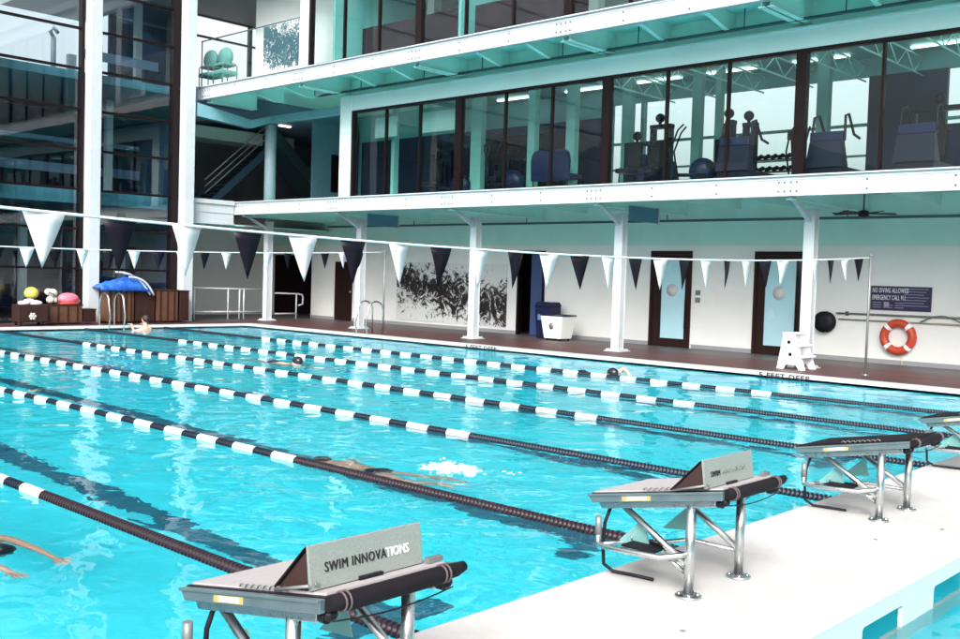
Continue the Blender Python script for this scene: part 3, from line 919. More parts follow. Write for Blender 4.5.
mm.tube([(-0.02, -0.12, -0.42), (-0.02, -0.12, -0.62), (0, -0.14, -0.66)], 0.009, 6)
part('grab_line', mm, mat('pale_rope', (0.62, 0.58, 0.52), 0.8, var=0.1), lr)
# rescue poles
rp = thing('rescue_pole', 'long grey rescue pole with a looped hook on wall brackets over the life ring', 'pole', (XW - 0.05, 5.6, 0.98))
m = MB(); m.tube([(0, 1.55, 0), (0, -2.6, 0.02)], 0.022, 8); part('shaft', m, M_greypole, rp)
m = MB(); m.tube([(-0.02, -0.45 - 0.95 * t, -0.12 + 0.16 * math.sin(PI * t)) for t in [i / 12 for i in range(13)]], 0.014, 6); part('hook', m, M_pipe, rp)
m = MB()
for y in (1.3, -1.6): m.box(-0.01, 0.05, y - 0.03, y + 0.03, -0.05, 0.05)
part('bracket', m, M_pipe, rp)
m = MB(); m.tube([(0, 1.5, 0), (0, -2.6, 0.0)], 0.020, 8)
solo('telescopic_pole', m, mat('tan_pole', (0.30, 0.27, 0.21), 0.4, var=0.15), 'tan telescopic pole on the wall passing just behind the life ring', 'pole', (XW - 0.03, 5.6, 0.835))
# hose reel
hr = thing('hose_reel', 'dark round hose reel on the wall beside the column with the step stool', 'hose reel', (XW - 0.02, 7.42, 0.75))
m = MB(); m.lathe([(0.26, 0), (0.26, -0.03), (0.17, -0.04), (0.17, -0.12), (0.26, -0.13), (0.26, -0.15), (0.05, -0.15)], (0, 0, 0), 'x', 24); part('drum', m, M_black, hr)
m = MB(); m.tube([(-0.1, 0.20 * math.cos(t), 0.20 * math.sin(t)) for t in [2 * PI * i / 24 for i in range(24)]], 0.035, 8, 0, True); part('hose', m, M_innerdark, hr)
# ceiling fan
fn = thing('ceiling_fan', 'dark ceiling fan under the lower gallery soffit', 'ceiling fan', (18.7, 6.0, 3.30))
m = MB(); m.tube([(0, 0, 0.0), (0, 0, 0.55)], 0.02, 8); part('rod', m, M_pipe, fn)
m = MB(); m.lathe([(0.05, 0.06), (0.12, 0.03), (0.12, -0.06), (0.05, -0.1)], (0, 0, 0), 'z', 14); part('motor', m, M_black, fn)
for k in range(5):
    a_ = 2 * PI * k / 5 + 0.3
    m = MB(); c_, s_ = math.cos(a_), math.sin(a_)
    pts = [(0.12, -0.05), (0.7, -0.08), (0.7, 0.08), (0.12, 0.05)]
    bot = [(u * c_ - v * s_, u * s_ + v * c_, -0.02 + 0.25 * v) for u, v in pts]
    m.hexa(bot + [(x, y, z + 0.012) for x, y, z in bot]); part('blade', m, M_black, fn)
# flag posts
for (x, y, lab) in ((16.60, 4.95, 'grey flag post on the deck between step stool and life ring'), (16.63, 19.75, 'thin grey flag post in front of the splatter print')):
    t = thing('flag_post', lab, 'post', (x, y, DZ), 'posts holding the pennant lines')
    m = MB(); m.tube([(0, 0, 0), (0, 0, 2.42)], 0.024, 10); part('pole', m, M_greypole, t)
    m = MB(); m.lathe([(0.035, 2.42), (0.035, 2.45), (0.01, 2.47)], (0, 0, 0), 'z', 10); part('cap', m, M_greypole, t)
    m = MB(); m.lathe([(0.07, 0), (0.07, 0.015), (0.035, 0.03)], (0, 0, 0), 'z', 12); part('flange', m, M_steel, t)
for y in (4.95, 19.75):
    t = thing('flag_post', 'grey flag post on the near side deck' if y < 10 else 'grey flag post on the near side deck at the far pool end', 'post', (-3.9, y, DZ), 'posts holding the pennant lines')
    m = MB(); m.tube([(0, 0, 0), (0, 0, 2.42)], 0.024, 10); part('pole', m, M_greypole, t)
# pennant lines
def pennants(y, zf, x_first, n, lab):
    t = thing('pennant_line', lab, 'pennants', (0, y, 0), 'pennant lines across the pool')
    m = MB(); m.tube([(-3.9 + 20.5 * i / 60, 0, zf(-3.9 + 20.5 * i / 60)) for i in range(61)], 0.013, 6)
    part('cord', m, M_flw, t)
    rnd = random.Random(int(y * 10))
    for i in range(n):
        x = x_first + 0.6505 * i
        if x > 16.1 or x < -3.6: continue
        w = 0.165; h = 0.455
        tw = rnd.uniform(-0.10, 0.10); sw = rnd.uniform(-0.05, 0.05)
        m = MB()
        rows = 5
        vs = []
        for r in range(rows + 1):
            f = 1 - r / rows
            for s_ in (-1, 0, 1):
                bow = 0.018 * math.sin(PI * r / rows) * (1 if s_ == 0 else -0.3)
                vs.append((x + s_ * w * f, s_ * tw * f * 0.4 + bow + sw * (1 - f) ** 2, zf(x + s_ * w * f) - h * (1 - f) - 0.004))
        n0 = len(vs)
        vs += [(a_, b_ + 0.004, c_) for a_, b_, c_ in vs]
        fs = []
        for r in range(rows):
            for q in range(2):
                i0 = r * 3 + q
                fs.append((i0, i0 + 1, i0 + 4, i0 + 3)); fs.append((n0 + i0, n0 + i0 + 3, n0 + i0 + 4, n0 + i0 + 1))
            fs.append((r * 3, r * 3 + 3, n0 + r * 3 + 3, n0 + r * 3)); fs.append((r * 3 + 2, n0 + r * 3 + 2, n0 + r * 3 + 5, r * 3 + 5))
        fs.append((0, n0, n0 + 1, 1)); fs.append((1, n0 + 1, n0 + 2, 2))
        m.add(vs, fs, 0, True)
        part('pennant', m, M_flw if i % 2 == 0 else M_fld, t)
pennants(4.95, lambda x: 1.93 + 0.27 * ((x - 6.0) / 10.1) ** 2, -0.244 - 0.6505 * 4, 31, 'near line of large white and navy pennants strung over the pool')
pennants(19.75, lambda x: 1.955 + 0.30 * ((x - 5.0) / 11.6) ** 2, 5.887 - 0.6505 * 14, 31, 'far line of small white and navy pennants near the glass wing')

# bins
tb = thing('waste_bin', 'tall navy recycling bin with a lid beside the open dark door', 'bin', (19.6, 15.75, DZ))
m = MB(); m.hexa([(-0.22, -0.25, 0), (0.22, -0.25, 0), (0.22, 0.25, 0), (-0.22, 0.25, 0), (-0.26, -0.3, 0.95), (0.26, -0.3, 0.95), (0.26, 0.3, 0.95), (-0.26, 0.3, 0.95)]); part('body', m, M_navy, tb, bevel=0.02)
m = MB(); m.hexa([(-0.28, -0.32, 0.952), (0.28, -0.32, 0.952), (0.28, 0.32, 0.952), (-0.28, 0.32, 0.952), (-0.22, -0.27, 1.08), (0.22, -0.27, 1.08), (0.22, 0.27, 1.08), (-0.22, 0.27, 1.08)]); part('lid', m, M_navy, tb, bevel=0.02)
m = MB(); m.box(-0.30, -0.262, -0.14, 0.14, 0.55, 0.72); part('label_plate', m, mat('blue_label', (0.12, 0.20, 0.42), 0.5, var=0.1), tb)
tb = thing('laundry_bin', 'cream open-topped towel bin with slanted sides next to the navy bin', 'bin', (19.1, 14.95, DZ))
m = MB()
o_ = [(-0.26, -0.30), (0.26, -0.30), (0.26, 0.30), (-0.26, 0.30)]; tp = [(-0.33, -0.40), (0.33, -0.40), (0.33, 0.40), (-0.33, 0.40)]
vs = [(x, y, 0.06) for x, y in o_] + [(x, y, 0.72) for x, y in tp] + [(x * 0.93, y * 0.93, 0.72) for x, y in tp] + [(x * 0.9, y * 0.9, 0.1) for x, y in o_]
fs = [(3, 2, 1, 0), (12, 13, 14, 15)] + [(i, (i + 1) % 4, 4 + (i + 1) % 4, 4 + i) for i in range(4)] + [(4 + i, 4 + (i + 1) % 4, 8 + (i + 1) % 4, 8 + i) for i in range(4)] + [(8 + i, 8 + (i + 1) % 4, 12 + (i + 1) % 4, 12 + i) for i in range(4)]
m.add(vs, fs); part('body', m, M_bin, tb, bevel=0.012)
m = MB()
for i in range(4):
    x0, y0 = tp[i]; x1, y1 = tp[(i + 1) % 4]
    m.tube([(x0, y0, 0.725), (x1, y1, 0.725)], 0.02, 8)
part('rim', m, M_navy, tb)
for x in (-0.2, 0.2):
    for y in (-0.24, 0.24):
        m = MB(); m.lathe([(0.03, 0.0), (0.03, 0.06)], (x, y, 0), 'z', 10); part('castor', m, M_black, tb)
m = MB(); m.lathe([(0.0, 0), (0.09, 0), (0.09, 0.006), (0, 0.006)], (-0.315, 0.0, 0.42), 'x', 16); part('emblem', m, M_greypole, tb)

# white step stool at the column
ss = thing('step_stool', 'white plastic step stool with round holes beside a white column', 'step stool', (16.72, 6.52, DZ))
for sx in (-0.27, 0.23):
    m = MB(); m.prism([(-0.34, 0), (-0.20, 0), (-0.13, 0.1), (0.10, 0.1), (0.15, 0), (0.30, 0), (0.17, 0.74), (-0.08, 0.74)], 'x', sx, sx + 0.04)
    part('side_panel', m, M_printw, ss)
for i, (y0, y1, z) in enumerate(((-0.32, -0.1, 0.26), (-0.24, -0.02, 0.50), (-0.10, 0.18, 0.745))):
    m = MB(); m.box(-0.30, 0.30, y0, y1, z, z + 0.035)
    part('tread', m, M_printw, ss, bevel=0.006)
m = MB()
for z in (0.08, 0.32, 0.57): m.box(-0.26, 0.22, 0.06 - 0.3 * (0.6 - z), 0.08 - 0.3 * (0.6 - z), z, z + 0.14)
part('riser', m, M_printw, ss)
m = MB()
for x in (-0.12, 0.08):
    for (z, y) in ((0.15, -0.078), (0.39, -0.006), (0.64, 0.069)): m.lathe([(0.045, 0), (0.045, 0.01)], (x, y - 0.0, z), 'y', 12)
m.lathe([(0.04, 0), (0.04, 0.01)], (-0.28, 0.0, 0.32), 'x', 12); m.lathe([(0.04, 0), (0.04, 0.01)], (-0.28, 0.04, 0.58), 'x', 12)
part('holes', m, M_dark, ss)

# depth markings on the coping
for (y, lab) in ((6.03, 'black 5 FEET DEEP lettering on the coping near the step stool'), (14.35, 'black 5 FEET DEEP lettering on the coping before the waste bins')):
    o = text_part('depth_marking', '5 FEET DEEP', 0.125, M_print, None, (XE - 0.003, y, DZ - 0.050), (0, -1, 0), (0, 0, 1), 1.46, 0.003)
    tag(o, lab, 'lettering', 'depth markings on the coping')

# lane ropes
def float_section(y0, y1, m1, m2=None, r=0.048):
    n = max(1, round((y1 - y0) / 0.042)); p = (y1 - y0) / n
    prof = [(0.02, y0)]
    for i in range(n):
        a = y0 + i * p
        prof += [(r * 0.72, a + p * 0.08), (r, a + p * 0.28), (r, a + p * 0.62), (r * 0.72, a + p * 0.85)]
    prof += [(0.02, y1)]
    mb = MB()
    mb.lathe(prof, (0, 0, 0), 'y', 12, mif=(lambda i: (1 if (i % 4) in (2,) else 0)) if m2 else None)
    return mb.mesh('float_section', [m1, m2] if m2 else [m1])
END1, END2, PER, WHT = 4.79, 19.15, 0.6905, 0.37
me_w = float_section(0, WHT - 0.01, M_floatw)
me_d = float_section(0, PER - WHT - 0.01, M_floatd)
me_n1 = float_section(0.12, END1 - 0.01, M_floatd, M_floatr)
me_n2 = float_section(0.12, END1 - 0.01, M_floatd, mat('slate_float_plastic', (0.018, 0.025, 0.042), 0.35))
me_f = float_section(END2 + WHT, YF - 0.12, M_floatd, None)
cab = MB(); cab.tube([(0, 0.0, 0), (0, YF - 0.02, 0)], 0.008, 6); cab.tube([(0, YF - 0.1, 0), (0, YF - 0.02, 0)], 0.02, 6); cab.tube([(0, 0.02, 0), (0, 0.1, 0)], 0.02, 6)
me_c = cab.mesh('cable', [M_steel])
LABR = ['lane rope running in under the starting block with bold lettering', 'lane rope ending behind the starting block with faint lettering', 'lane rope just beyond the swimmer kicking up foam',
        'lane rope ending beneath the unfinned block next to the fin blocks', 'lane rope just beyond the swimmer in the dark cap', 'lane rope closest to the coping with the depth lettering']
for k in range(6):
    t = thing('lane_rope', 'striped black and white ' + LABR[k], 'lane rope', (-0.298 + 2.5 * k, 0, WZ + 0.012), 'lane ropes across the pool')
    def fl(me, y):
        o = bpy.data.objects.new('float_section', me); COL.objects.link(o); o.parent = t; o.location = (0, y, 0); return o
    o = bpy.data.objects.new('cable', me_c); COL.objects.link(o); o.parent = t
    fl(me_n1 if k < 2 else me_n2, 0)
    off = random.uniform(-0.03, 0.03)
    y = END1
    while y < END2 + 0.2:
        fl(me_w, y)
        if y + PER < END2 + 0.2: fl(me_d, y + WHT)
        y += PER
    fl(me_f, y - END2 - PER + 0.0)

# ------------------------------------------------------------------ starting blocks
# local frame: origin on the bulkhead between the two posts; +y towards the pool
def zr(y, off=0.0):      # height of the platform top edge along y
    return 0.548 - 0.184 * (y - 0.0) + off
def block(loc, fin, padm, label, group, finlabel=None):
    t = thing('starting_block', label, 'starting block', loc, group)
    yA, yB = -0.20, 0.62
    # side rails (extruded, with a groove), front rail
    for s in (-1, 1):
        m = MB()
        x = s * 0.30
        def seg(xa, xb, oa, ob, ya=yA, yb=yB, cut=0.0):
            m.hexa([(xa, ya, zr(ya, ob)), (xb, ya, zr(ya, ob)), (xb, yb - cut, zr(yb - cut, ob)), (xa, yb - cut, zr(yb - cut, ob)),
                    (xa, ya, zr(ya, oa)), (xb, ya, zr(ya, oa)), (xb, yb, zr(yb, oa)), (xa, yb, zr(yb, oa))])
        seg(x - 0.012, x + 0.012, 0.0, -0.046, cut=0.03)
        seg(x - 0.020, x - 0.0121, 0.002, -0.010) if s < 0 else seg(x + 0.0121, x + 0.020, 0.002, -0.010)
        rl_ = part('side_rail', m, M_alu, t, bevel=0.003)
        if s < 0:
            m = MB()
            yy0, yy1 = 0.215, 0.395
            m.hexa([(x - 0.0135, yy0, zr(yy0, -0.040)), (x - 0.0122, yy0, zr(yy0, -0.040)), (x - 0.0122, yy1, zr(yy1, -0.040)), (x - 0.0135, yy1, zr(yy1, -0.040)),
                    (x - 0.0135, yy0, zr(yy0, -0.014)), (x - 0.0122, yy0, zr(yy0, -0.014)), (x - 0.0122, yy1, zr(yy1, -0.014)), (x - 0.0135, yy1, zr(yy1, -0.014))])
            part('sticker', m, M_yel, rl_)
            m = MB()
            yy0, yy1 = 0.238, 0.362
            m.hexa([(x - 0.0150, yy0, zr(yy0, -0.037)), (x - 0.0137, yy0, zr(yy0, -0.037)), (x - 0.0137, yy1, zr(yy1, -0.037)), (x - 0.0150, yy1, zr(yy1, -0.037)),
                    (x - 0.0150, yy0, zr(yy0, -0.017)), (x - 0.0137, yy0, zr(yy0, -0.017)), (x - 0.0137, yy1, zr(yy1, -0.017)), (x - 0.0150, yy1, zr(yy1, -0.017))])
            part('sticker', m, M_stick, rl_)
        # lower frame channel
        m = MB()
        ya, yb = -0.15, 0.545
        xx = s * 0.262
        m.hexa([(xx - 0.022, ya, zr(ya, -0.083)), (xx + 0.022, ya, zr(ya, -0.083)), (xx + 0.022, yb, zr(yb, -0.083)), (xx - 0.022, yb, zr(yb, -0.083)),
                (xx - 0.022, ya, zr(ya, -0.048)), (xx + 0.022, ya, zr(ya, -0.048)), (xx + 0.022, yb + 0.02, zr(yb + 0.02, -0.048)), (xx - 0.022, yb + 0.02, zr(yb + 0.02, -0.048))])
        lf = part('lower_frame', m, M_steel, t, bevel=0.004)
        m = MB(); m.tube([(xx, ya - 0.002, zr(ya, -0.066)), (xx, ya - 0.03, zr(ya, -0.064))], 0.02, 10); part('end_cap', m, M_black, lf)
    # deck plate, grip pad
    m = MB()
    m.hexa([(-0.287, yA, zr(yA, -0.040)), (0.287, yA, zr(yA, -0.040)), (0.287, yB - 0.02, zr(yB - 0.02, -0.040)), (-0.287, yB - 0.02, zr(yB - 0.02, -0.040)),
            (-0.287, yA, zr(yA, 0.004)), (0.287, yA, zr(yA, 0.004)), (0.287, yB, zr(yB, 0.004)), (-0.287, yB, zr(yB, 0.004))])
    part('deck_plate', m, M_black, t, bevel=0.004)
    m = MB()
    ya, yb = yA + 0.02, yB - 0.012
    m.hexa([(-0.270, ya, zr(ya, 0.0045)), (0.270, ya, zr(ya, 0.0045)), (0.270, yb, zr(yb, 0.0045)), (-0.270, yb, zr(yb, 0.0045)),
            (-0.268, ya, zr(ya, 0.012)), (0.268, ya, zr(ya, 0.012)), (0.268, yb - 0.004, zr(yb - 0.004, 0.012)), (-0.268, yb - 0.004, zr(yb - 0.004, 0.012))])
    part('grip_pad', m, padm, t)
    # rear roll with bindings
    m = MB()
    yr = yA - 0.012
    m.tube([(-0.29, yr, zr(yr, -0.018)), (-0.22, yr, zr(yr, -0.020)), (-0.2, yr, zr(yr, -0.024)), (0.2, yr, zr(yr, -0.024)), (0.22, yr, zr(yr, -0.02)), (0.29, yr, zr(yr, -0.018)), (0.33, yr, zr(yr, -0.012))], [0.024, 0.027, 0.031, 0.031, 0.027, 0.025, 0.018], 14)
    ro = part('rear_roll', m, M_padblack, t)
    for x in (-0.225, 0.225):
        m = MB()
        for dxx in (-0.01, 0.01): m.tube([(x + dxx, yr + 0.031 * math.cos(a_), zr(yr, -0.02) + 0.031 * math.sin(a_)) for a_ in [2 * PI * i / 14 for i in range(14)]], 0.004, 5, 0, True)
        part('binding', m, mat('dull_binding', (0.10, 0.07, 0.08), 0.6, var=0.2), ro)
    m = MB(); m.tube([(-0.27 + 0.54 * i / 10, yr - 0.005, zr(yr, -0.075) - 0.02 * math.sin(PI * i / 10)) for i in range(11)], 0.003, 5); part('cord', m, M_black, ro)
    for s in (-1, 1):
        m = MB(); m.ball((s * 0.26, yr + 0.02, zr(yr, -0.062)), 0.022, 0, 10, 8, (1.2, 1, 1)); part('knob', m, M_black, ro)
    # position teeth along the left edge
    m = MB()
    for i in range(8):
        y = 0.02 + 0.035 * i
        m.tube([(-0.282, y + 0.014 * math.cos(a_), zr(y, 0.012) + 0.012 * math.sin(a_)) for a_ in [PI * j / 6 for j in range(7)]], 0.0035, 5)
    part('position_teeth', m, M_greypole, t)
    m = MB(); m.box(0.215, 0.285, yA + 0.05, yA + 0.075, zr(yA, 0.005), zr(yA, 0.022)); part('slide_lock', m, M_greypole, t)
    # posts with flanges
    for s in (-1, 1):
        m = MB(); m.tube([(s * 0.26, 0, 0.012), (s * 0.26, 0, zr(0, -0.07))], 0.026, 16)
        po = part('post', m, M_steel, t)
        m = MB(); m.lathe([(0.068, 0.0), (0.068, 0.010), (0.060, 0.014), (0.03, 0.016)], (s * 0.26, 0, 0), 'z', 20)
        for q in range(4): m.lathe([(0.009, 0.0), (0.009, 0.022)], (s * 0.26 + 0.048 * math.cos(q * PI / 2 + 0.6), 0.048 * math.sin(q * PI / 2 + 0.6), 0), 'z', 6)
        part('flange', m, M_steel, po)
        # forward strut and its gusset
        m = MB(); m.tube([(s * 0.262, 0.02, 0.165), (s * 0.262, 0.41, zr(0.41, -0.075))], 0.0185, 12)
        stt = part('strut', m, M_steel, t)
        m = MB(); m.prism([(0.47, 0.19), (0.31, 0.345), (0.27, 0.21)], 'x', s * 0.225 - 0.004, s * 0.225 + 0.004)
        part('gusset', m, M_gusset, stt)
    m = MB(); m.tube([(0.26, 0.02, 0.145), (0.25, 0.30, 0.152), (-0.1, 0.42, 0.160), (-0.2, 0.40, 0.165)], 0.012, 8); part('low_bar', m, M_steel, t)
    # side step loop with its plate
    m = MB()
    loop = [(-0.262, 0.0, 0.225), (-0.30, 0.03, 0.215), (-0.365, 0.11, 0.20), (-0.372, 0.30, 0.192), (-0.365, 0.46, 0.186), (-0.345, 0.515, 0.186), (-0.335, 0.525, 0.21), (-0.335, 0.525, 0.31)]
    m.tube(loop, 0.016, 10)
    m.tube([(-0.345, 0.50, 0.186), (-0.25, 0.47, 0.188), (-0.17, 0.40, 0.19), (-0.15, 0.2, 0.195), (-0.22, 0.05, 0.20), (-0.262, 0.01, 0.205)], 0.011, 8)
    m.tube([(-0.31, 0.10, 0.19), (-0.262, 0.02, 0.12)], 0.011, 8)
    m.tube([(-0.27, 0.12, 0.185), (-0.262, 0.02, 0.145)], 0.008, 8)
    lp = part('step_loop', m, M_steel, t)
    m = MB(); m.hexa([(-0.345, 0.16, 0.202), (-0.165, 0.18, 0.202), (-0.175, 0.37, 0.202), (-0.345, 0.37, 0.202), (-0.345, 0.16, 0.214), (-0.165, 0.18, 0.214), (-0.175, 0.37, 0.214), (-0.345, 0.37, 0.214)])
    part('step_plate', m, M_padblack, lp, bevel=0.004)
    m = MB()
    for (x, y) in ((-0.33, 0.2), (-0.2, 0.2), (-0.33, 0.34), (-0.2, 0.34)): m.tube([(x, y, 0.202), (x, y, 0.17)], 0.008, 6)
    m.tube([(-0.24, 0.37, 0.215), (-0.24, 0.375, 0.24), (-0.22, 0.38, 0.24)], 0.005, 6)
    part('plate_bolts', m, M_steel, lp)
    m = MB(); m.tube([(-0.335, 0.525, 0.235), (-0.335, 0.525, 0.335)], 0.019, 10); part('grip_sleeve', m, M_greypole, lp)
    # hanging black cable
    m = MB()
    m.tube([(-0.22, 0.52, zr(0.52, -0.06)), (-0.24, 0.55, 0.28), (-0.245, 0.555, 0.16), (-0.24, 0.55, 0.05), (-0.22, 0.50, 0.015), (-0.19, 0.40, 0.012), (-0.17, 0.27, 0.010)], 0.010, 8)
    part('timing_cable', m, M_black, t)
    if fin:
        dx, text, tm, tsize = fin
        zb = zr(-0.105, 0.016)
        f = MB()
        w = 0.25
        yf0, yt, yr0 = 0.085, -0.085, -0.105
        zf0, zt = zr(yf0, 0.016), 0.727
        # back face plate
        f.hexa([(dx - w, yr0 - 0.006, zb), (dx + w, yr0 - 0.006, zb), (dx + w, yr0 + 0.006, zb), (dx - w, yr0 + 0.006, zb), (dx - w, yt - 0.006, zt), (dx + w, yt - 0.006, zt), (dx + w, yt + 0.006, zt), (dx - w, yt + 0.006, zt)])
        fo = part('kick_fin', f, M_fin, t, bevel=0.002)
        f = MB()
        f.hexa([(dx - w, yf0, zf0), (dx + w, yf0, zf0), (dx + w, yf0 + 0.012, zf0), (dx - w, yf0 + 0.012, zf0), (dx - w, yt + 0.0065, zt - 0.004), (dx + w, yt + 0.0065, zt - 0.004), (dx + w, yt + 0.016, zt - 0.01), (dx - w, yt + 0.016, zt - 0.01)])
        part('kick_face', f, M_padblack, fo)
        for s in (-1, 1):
            f = MB()
            xa = dx + s * (w - 0.015)
            f.prism([(yf0, zf0), (yr0 + 0.008, zb + 0.002), (yt + 0.006, zt - 0.012)], 'x', xa - 0.003, xa + 0.003)
            part('side_web', f, M_findark, fo)
        f = MB(); f.tube([(dx - w - 0.012, yf0 - 0.02, zf0 + 0.004), (dx - w - 0.012, yr0 - 0.012, zb + 0.022)], 0.006, 6)
        f.lathe([(0.008, 0), (0.008, 0.008)], (dx - w + 0.02, yr0 - 0.014, zb + 0.022), 'y', 8)
        part('hinge_bar', f, M_greypole, fo)
        f = MB(); f.box(dx - 0.05, dx + 0.05, yr0 - 0.02, yr0 - 0.006, zb - 0.002, zb + 0.012); part('latch', f, M_black, fo)
        up = Vector((0, yt - yr0, zt - zb)).normalized()
        def on_face(u, h):
            q = Vector((dx + u, yr0 - 0.007, zb)) + up * h
            return (q.x, q.y - 0.001, q.z)
        if tsize == 'big':
            text_part('lettering', 'SWIM INNOVA', 0.046, M_print, fo, on_face(-0.19, 0.066), (1, 0, 0), up, 0.80, 0.0, 'LEFT')
            text_part('lettering', 'TIONS', 0.046, M_printw, fo, on_face(0.078, 0.066), (1, 0, 0), up, 0.74, 0.0, 'LEFT')  # glare on the black letters, painted as pale ones
        else:
            text_part('lettering', 'SWIM', 0.040, M_print, fo, on_face(-0.19, 0.066), (1, 0, 0), up, 0.85, 0.0, 'LEFT')
            text_part('lettering', 'INNOVATIONS', 0.034, mat('faded_print', (0.17, 0.19, 0.18), 0.6, var=0.1), fo, on_face(-0.075, 0.066), (1, 0, 0), up, 0.95, 0.0, 'LEFT')
    return t
GR = 'starting blocks along the bulkhead'
BX, BY = 0.926, -0.585
block((BX - 2.5, BY, 0), (-0.028, 1, 1, 'big'), M_pad, 'pale-topped starting block whose grey fin carries bold black lettering', GR)
block((BX, BY, 0), (-0.07, 1, 1, 'small'), M_pad, 'pale-topped starting block whose grey fin carries small faint lettering', GR)
block((BX + 2.5, BY, 0), None, M_padblack, 'black-topped starting block without a fin, standing next to the faintly lettered one', GR)
block((BX + 5.0, BY, 0), None, M_padblack, 'black-topped starting block without a fin, standing beyond the other black-topped one', GR)

# ------------------------------------------------------------------ deck furniture at the far end
def grab_rail(loc, lab, rz, h=0.9, gap=0.45):
    t = thing('pool_ladder', lab, 'ladder', loc, 'pool ladders', rz)
    for s in (0, 1):
        x = s * gap
        m = MB()
        pts = [(x, 0.35, 0), (x, 0.35, h * 0.75)] + [(x, 0.35 - 0.28 + 0.28 * math.cos(a_), h * 0.75 + 0.25 * math.sin(a_)) for a_ in [PI * i / 8 for i in range(1, 8)]] + [(x, -0.22, h * 0.7), (x, -0.30, h * 0.3), (x, -0.24, 0.05), (x, -0.2, -0.5)]
        m.tube(pts, 0.024, 8); part('handrail', m, M_steel, t)
    for i in range(2):
        m = MB(); m.box(0.02, gap - 0.02, -0.26, -0.18, -0.25 - 0.2 * i, -0.22 - 0.2 * i); part('rung', m, M_steel, t)
    return t
grab_rail((10.30, YF + 0.02, DZ), 'chrome pool ladder handrails in front of the blue cover', 0, 0.95, 0.46)
grab_rail((XE + 0.35, 19.4, DZ), 'pair of chrome ladder handrails before the splatter print', -PI / 2, 0.95, 0.46)
# ramp railing in the recess
rr = thing('ramp_railing', 'white tubular railing before the recessed wall', 'railing', (14.6, 27.4, DZ))
m = MB()
m.tube([(0.2, 0, 1.10), (3.05, 0, 1.06)], 0.03, 8); m.tube([(0.2, 0, 0.28), (3.05, 0, 0.26)], 0.03, 8)
part('rail', m, M_white, rr)
for x in (0.22, 1.55, 2.02, 2.2, 3.03):
    m = MB(); m.tube([(x, 0, 0), (x, 0, 1.08)], 0.028, 8); part('post', m, M_white, rr)
rr = thing('ramp_railing', 'short white railing with a hooked end before the dark opening', 'railing', (18.0, 27.2, DZ))
m = MB(); m.tube([(0, 0, 0.95), (1.0, 0, 0.93), (1.22, 0, 0.90), (1.25, 0, 0.8), (1.24, 0, 0.55), (1.05, 0, 0.5)], 0.03, 8); m.tube([(0, 0, 0.2), (0.95, 0, 0.2)], 0.03, 8); part('rail', m, M_white, rr)
m = MB(); m.tube([(0.95, 0, 0), (0.95, 0, 0.93)], 0.028, 8); part('post', m, M_white, rr)
# towel cart
tc = thing('towel_cart', 'small dark cart with folded white towels and a round white emblem', 'cart', (8.55, 25.75, DZ))
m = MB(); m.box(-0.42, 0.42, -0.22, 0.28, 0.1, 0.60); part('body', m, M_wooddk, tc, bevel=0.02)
m = MB(); m.lathe([(0.0, 0), (0.05, 0), (0.05, -0.006), (0, -0.006)], (-0.03, -0.224, 0.27), 'y', 12)
for q in range(6): m.lathe([(0.0, 0), (0.035, 0), (0.035, -0.006), (0, -0.006)], (-0.03 + 0.075 * math.cos(q * PI / 3), -0.224, 0.27 + 0.075 * math.sin(q * PI / 3)), 'y', 10)
part('emblem', m, M_stick, tc)
for x in (-0.32, 0.32):
    for y in (-0.15, 0.2):
        m = MB(); m.lathe([(0.0, -0.02), (0.055, -0.02), (0.055, 0.02), (0, 0.02)], (x, y, 0.055), 'x', 12); part('wheel', m, M_black, tc)
m = MB()
for i, (x, w) in enumerate(((-0.2, 0.17), (0.12, 0.2), (-0.05, 0.16))): m.ball((x, 0, 0.64 + (0.06 if i == 2 else 0)), w, 0, 14, 8, (1, 0.8, 0.4))
solo('towel_stack', m, M_towel, 'heap of white towels on the dark cart', 'towels', (8.55, 25.72, DZ))
# wooden benches / boxes
def crate(name, lab, loc, w, d, h, matr, slats):
    t = thing(name, lab, 'storage box', loc, 'wooden boxes by the glass wing')
    m = MB(); m.box(0, w, 0, d, 0.06, h); part('body', m, matr, t, bevel=0.008)
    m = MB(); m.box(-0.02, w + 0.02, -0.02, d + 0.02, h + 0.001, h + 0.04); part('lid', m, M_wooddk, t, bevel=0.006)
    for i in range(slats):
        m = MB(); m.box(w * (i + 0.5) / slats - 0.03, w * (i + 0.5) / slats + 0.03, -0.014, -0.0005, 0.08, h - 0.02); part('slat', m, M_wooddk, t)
crate('storage_box', 'low brown wooden box under the pool toys', (9.0, 25.9, DZ), 1.15, 0.55, 0.55, M_wood, 4)
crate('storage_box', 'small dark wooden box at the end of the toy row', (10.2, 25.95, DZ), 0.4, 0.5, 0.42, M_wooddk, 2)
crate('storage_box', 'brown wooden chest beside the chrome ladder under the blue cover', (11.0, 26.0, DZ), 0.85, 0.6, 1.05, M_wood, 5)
crate('storage_box', 'dark box filling the dark gap between two brown chests under the blue cover', (11.92, 26.05, DZ), 0.66, 0.55, 1.0, M_wooddk, 2)  # solid box in place of the dark gap between the brown chests
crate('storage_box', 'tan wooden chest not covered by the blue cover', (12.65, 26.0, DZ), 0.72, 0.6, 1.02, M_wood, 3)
crate('storage_box', 'narrow dark chest against the white column', (13.45, 26.0, DZ), 0.32, 0.5, 1.0, M_wooddk, 1)
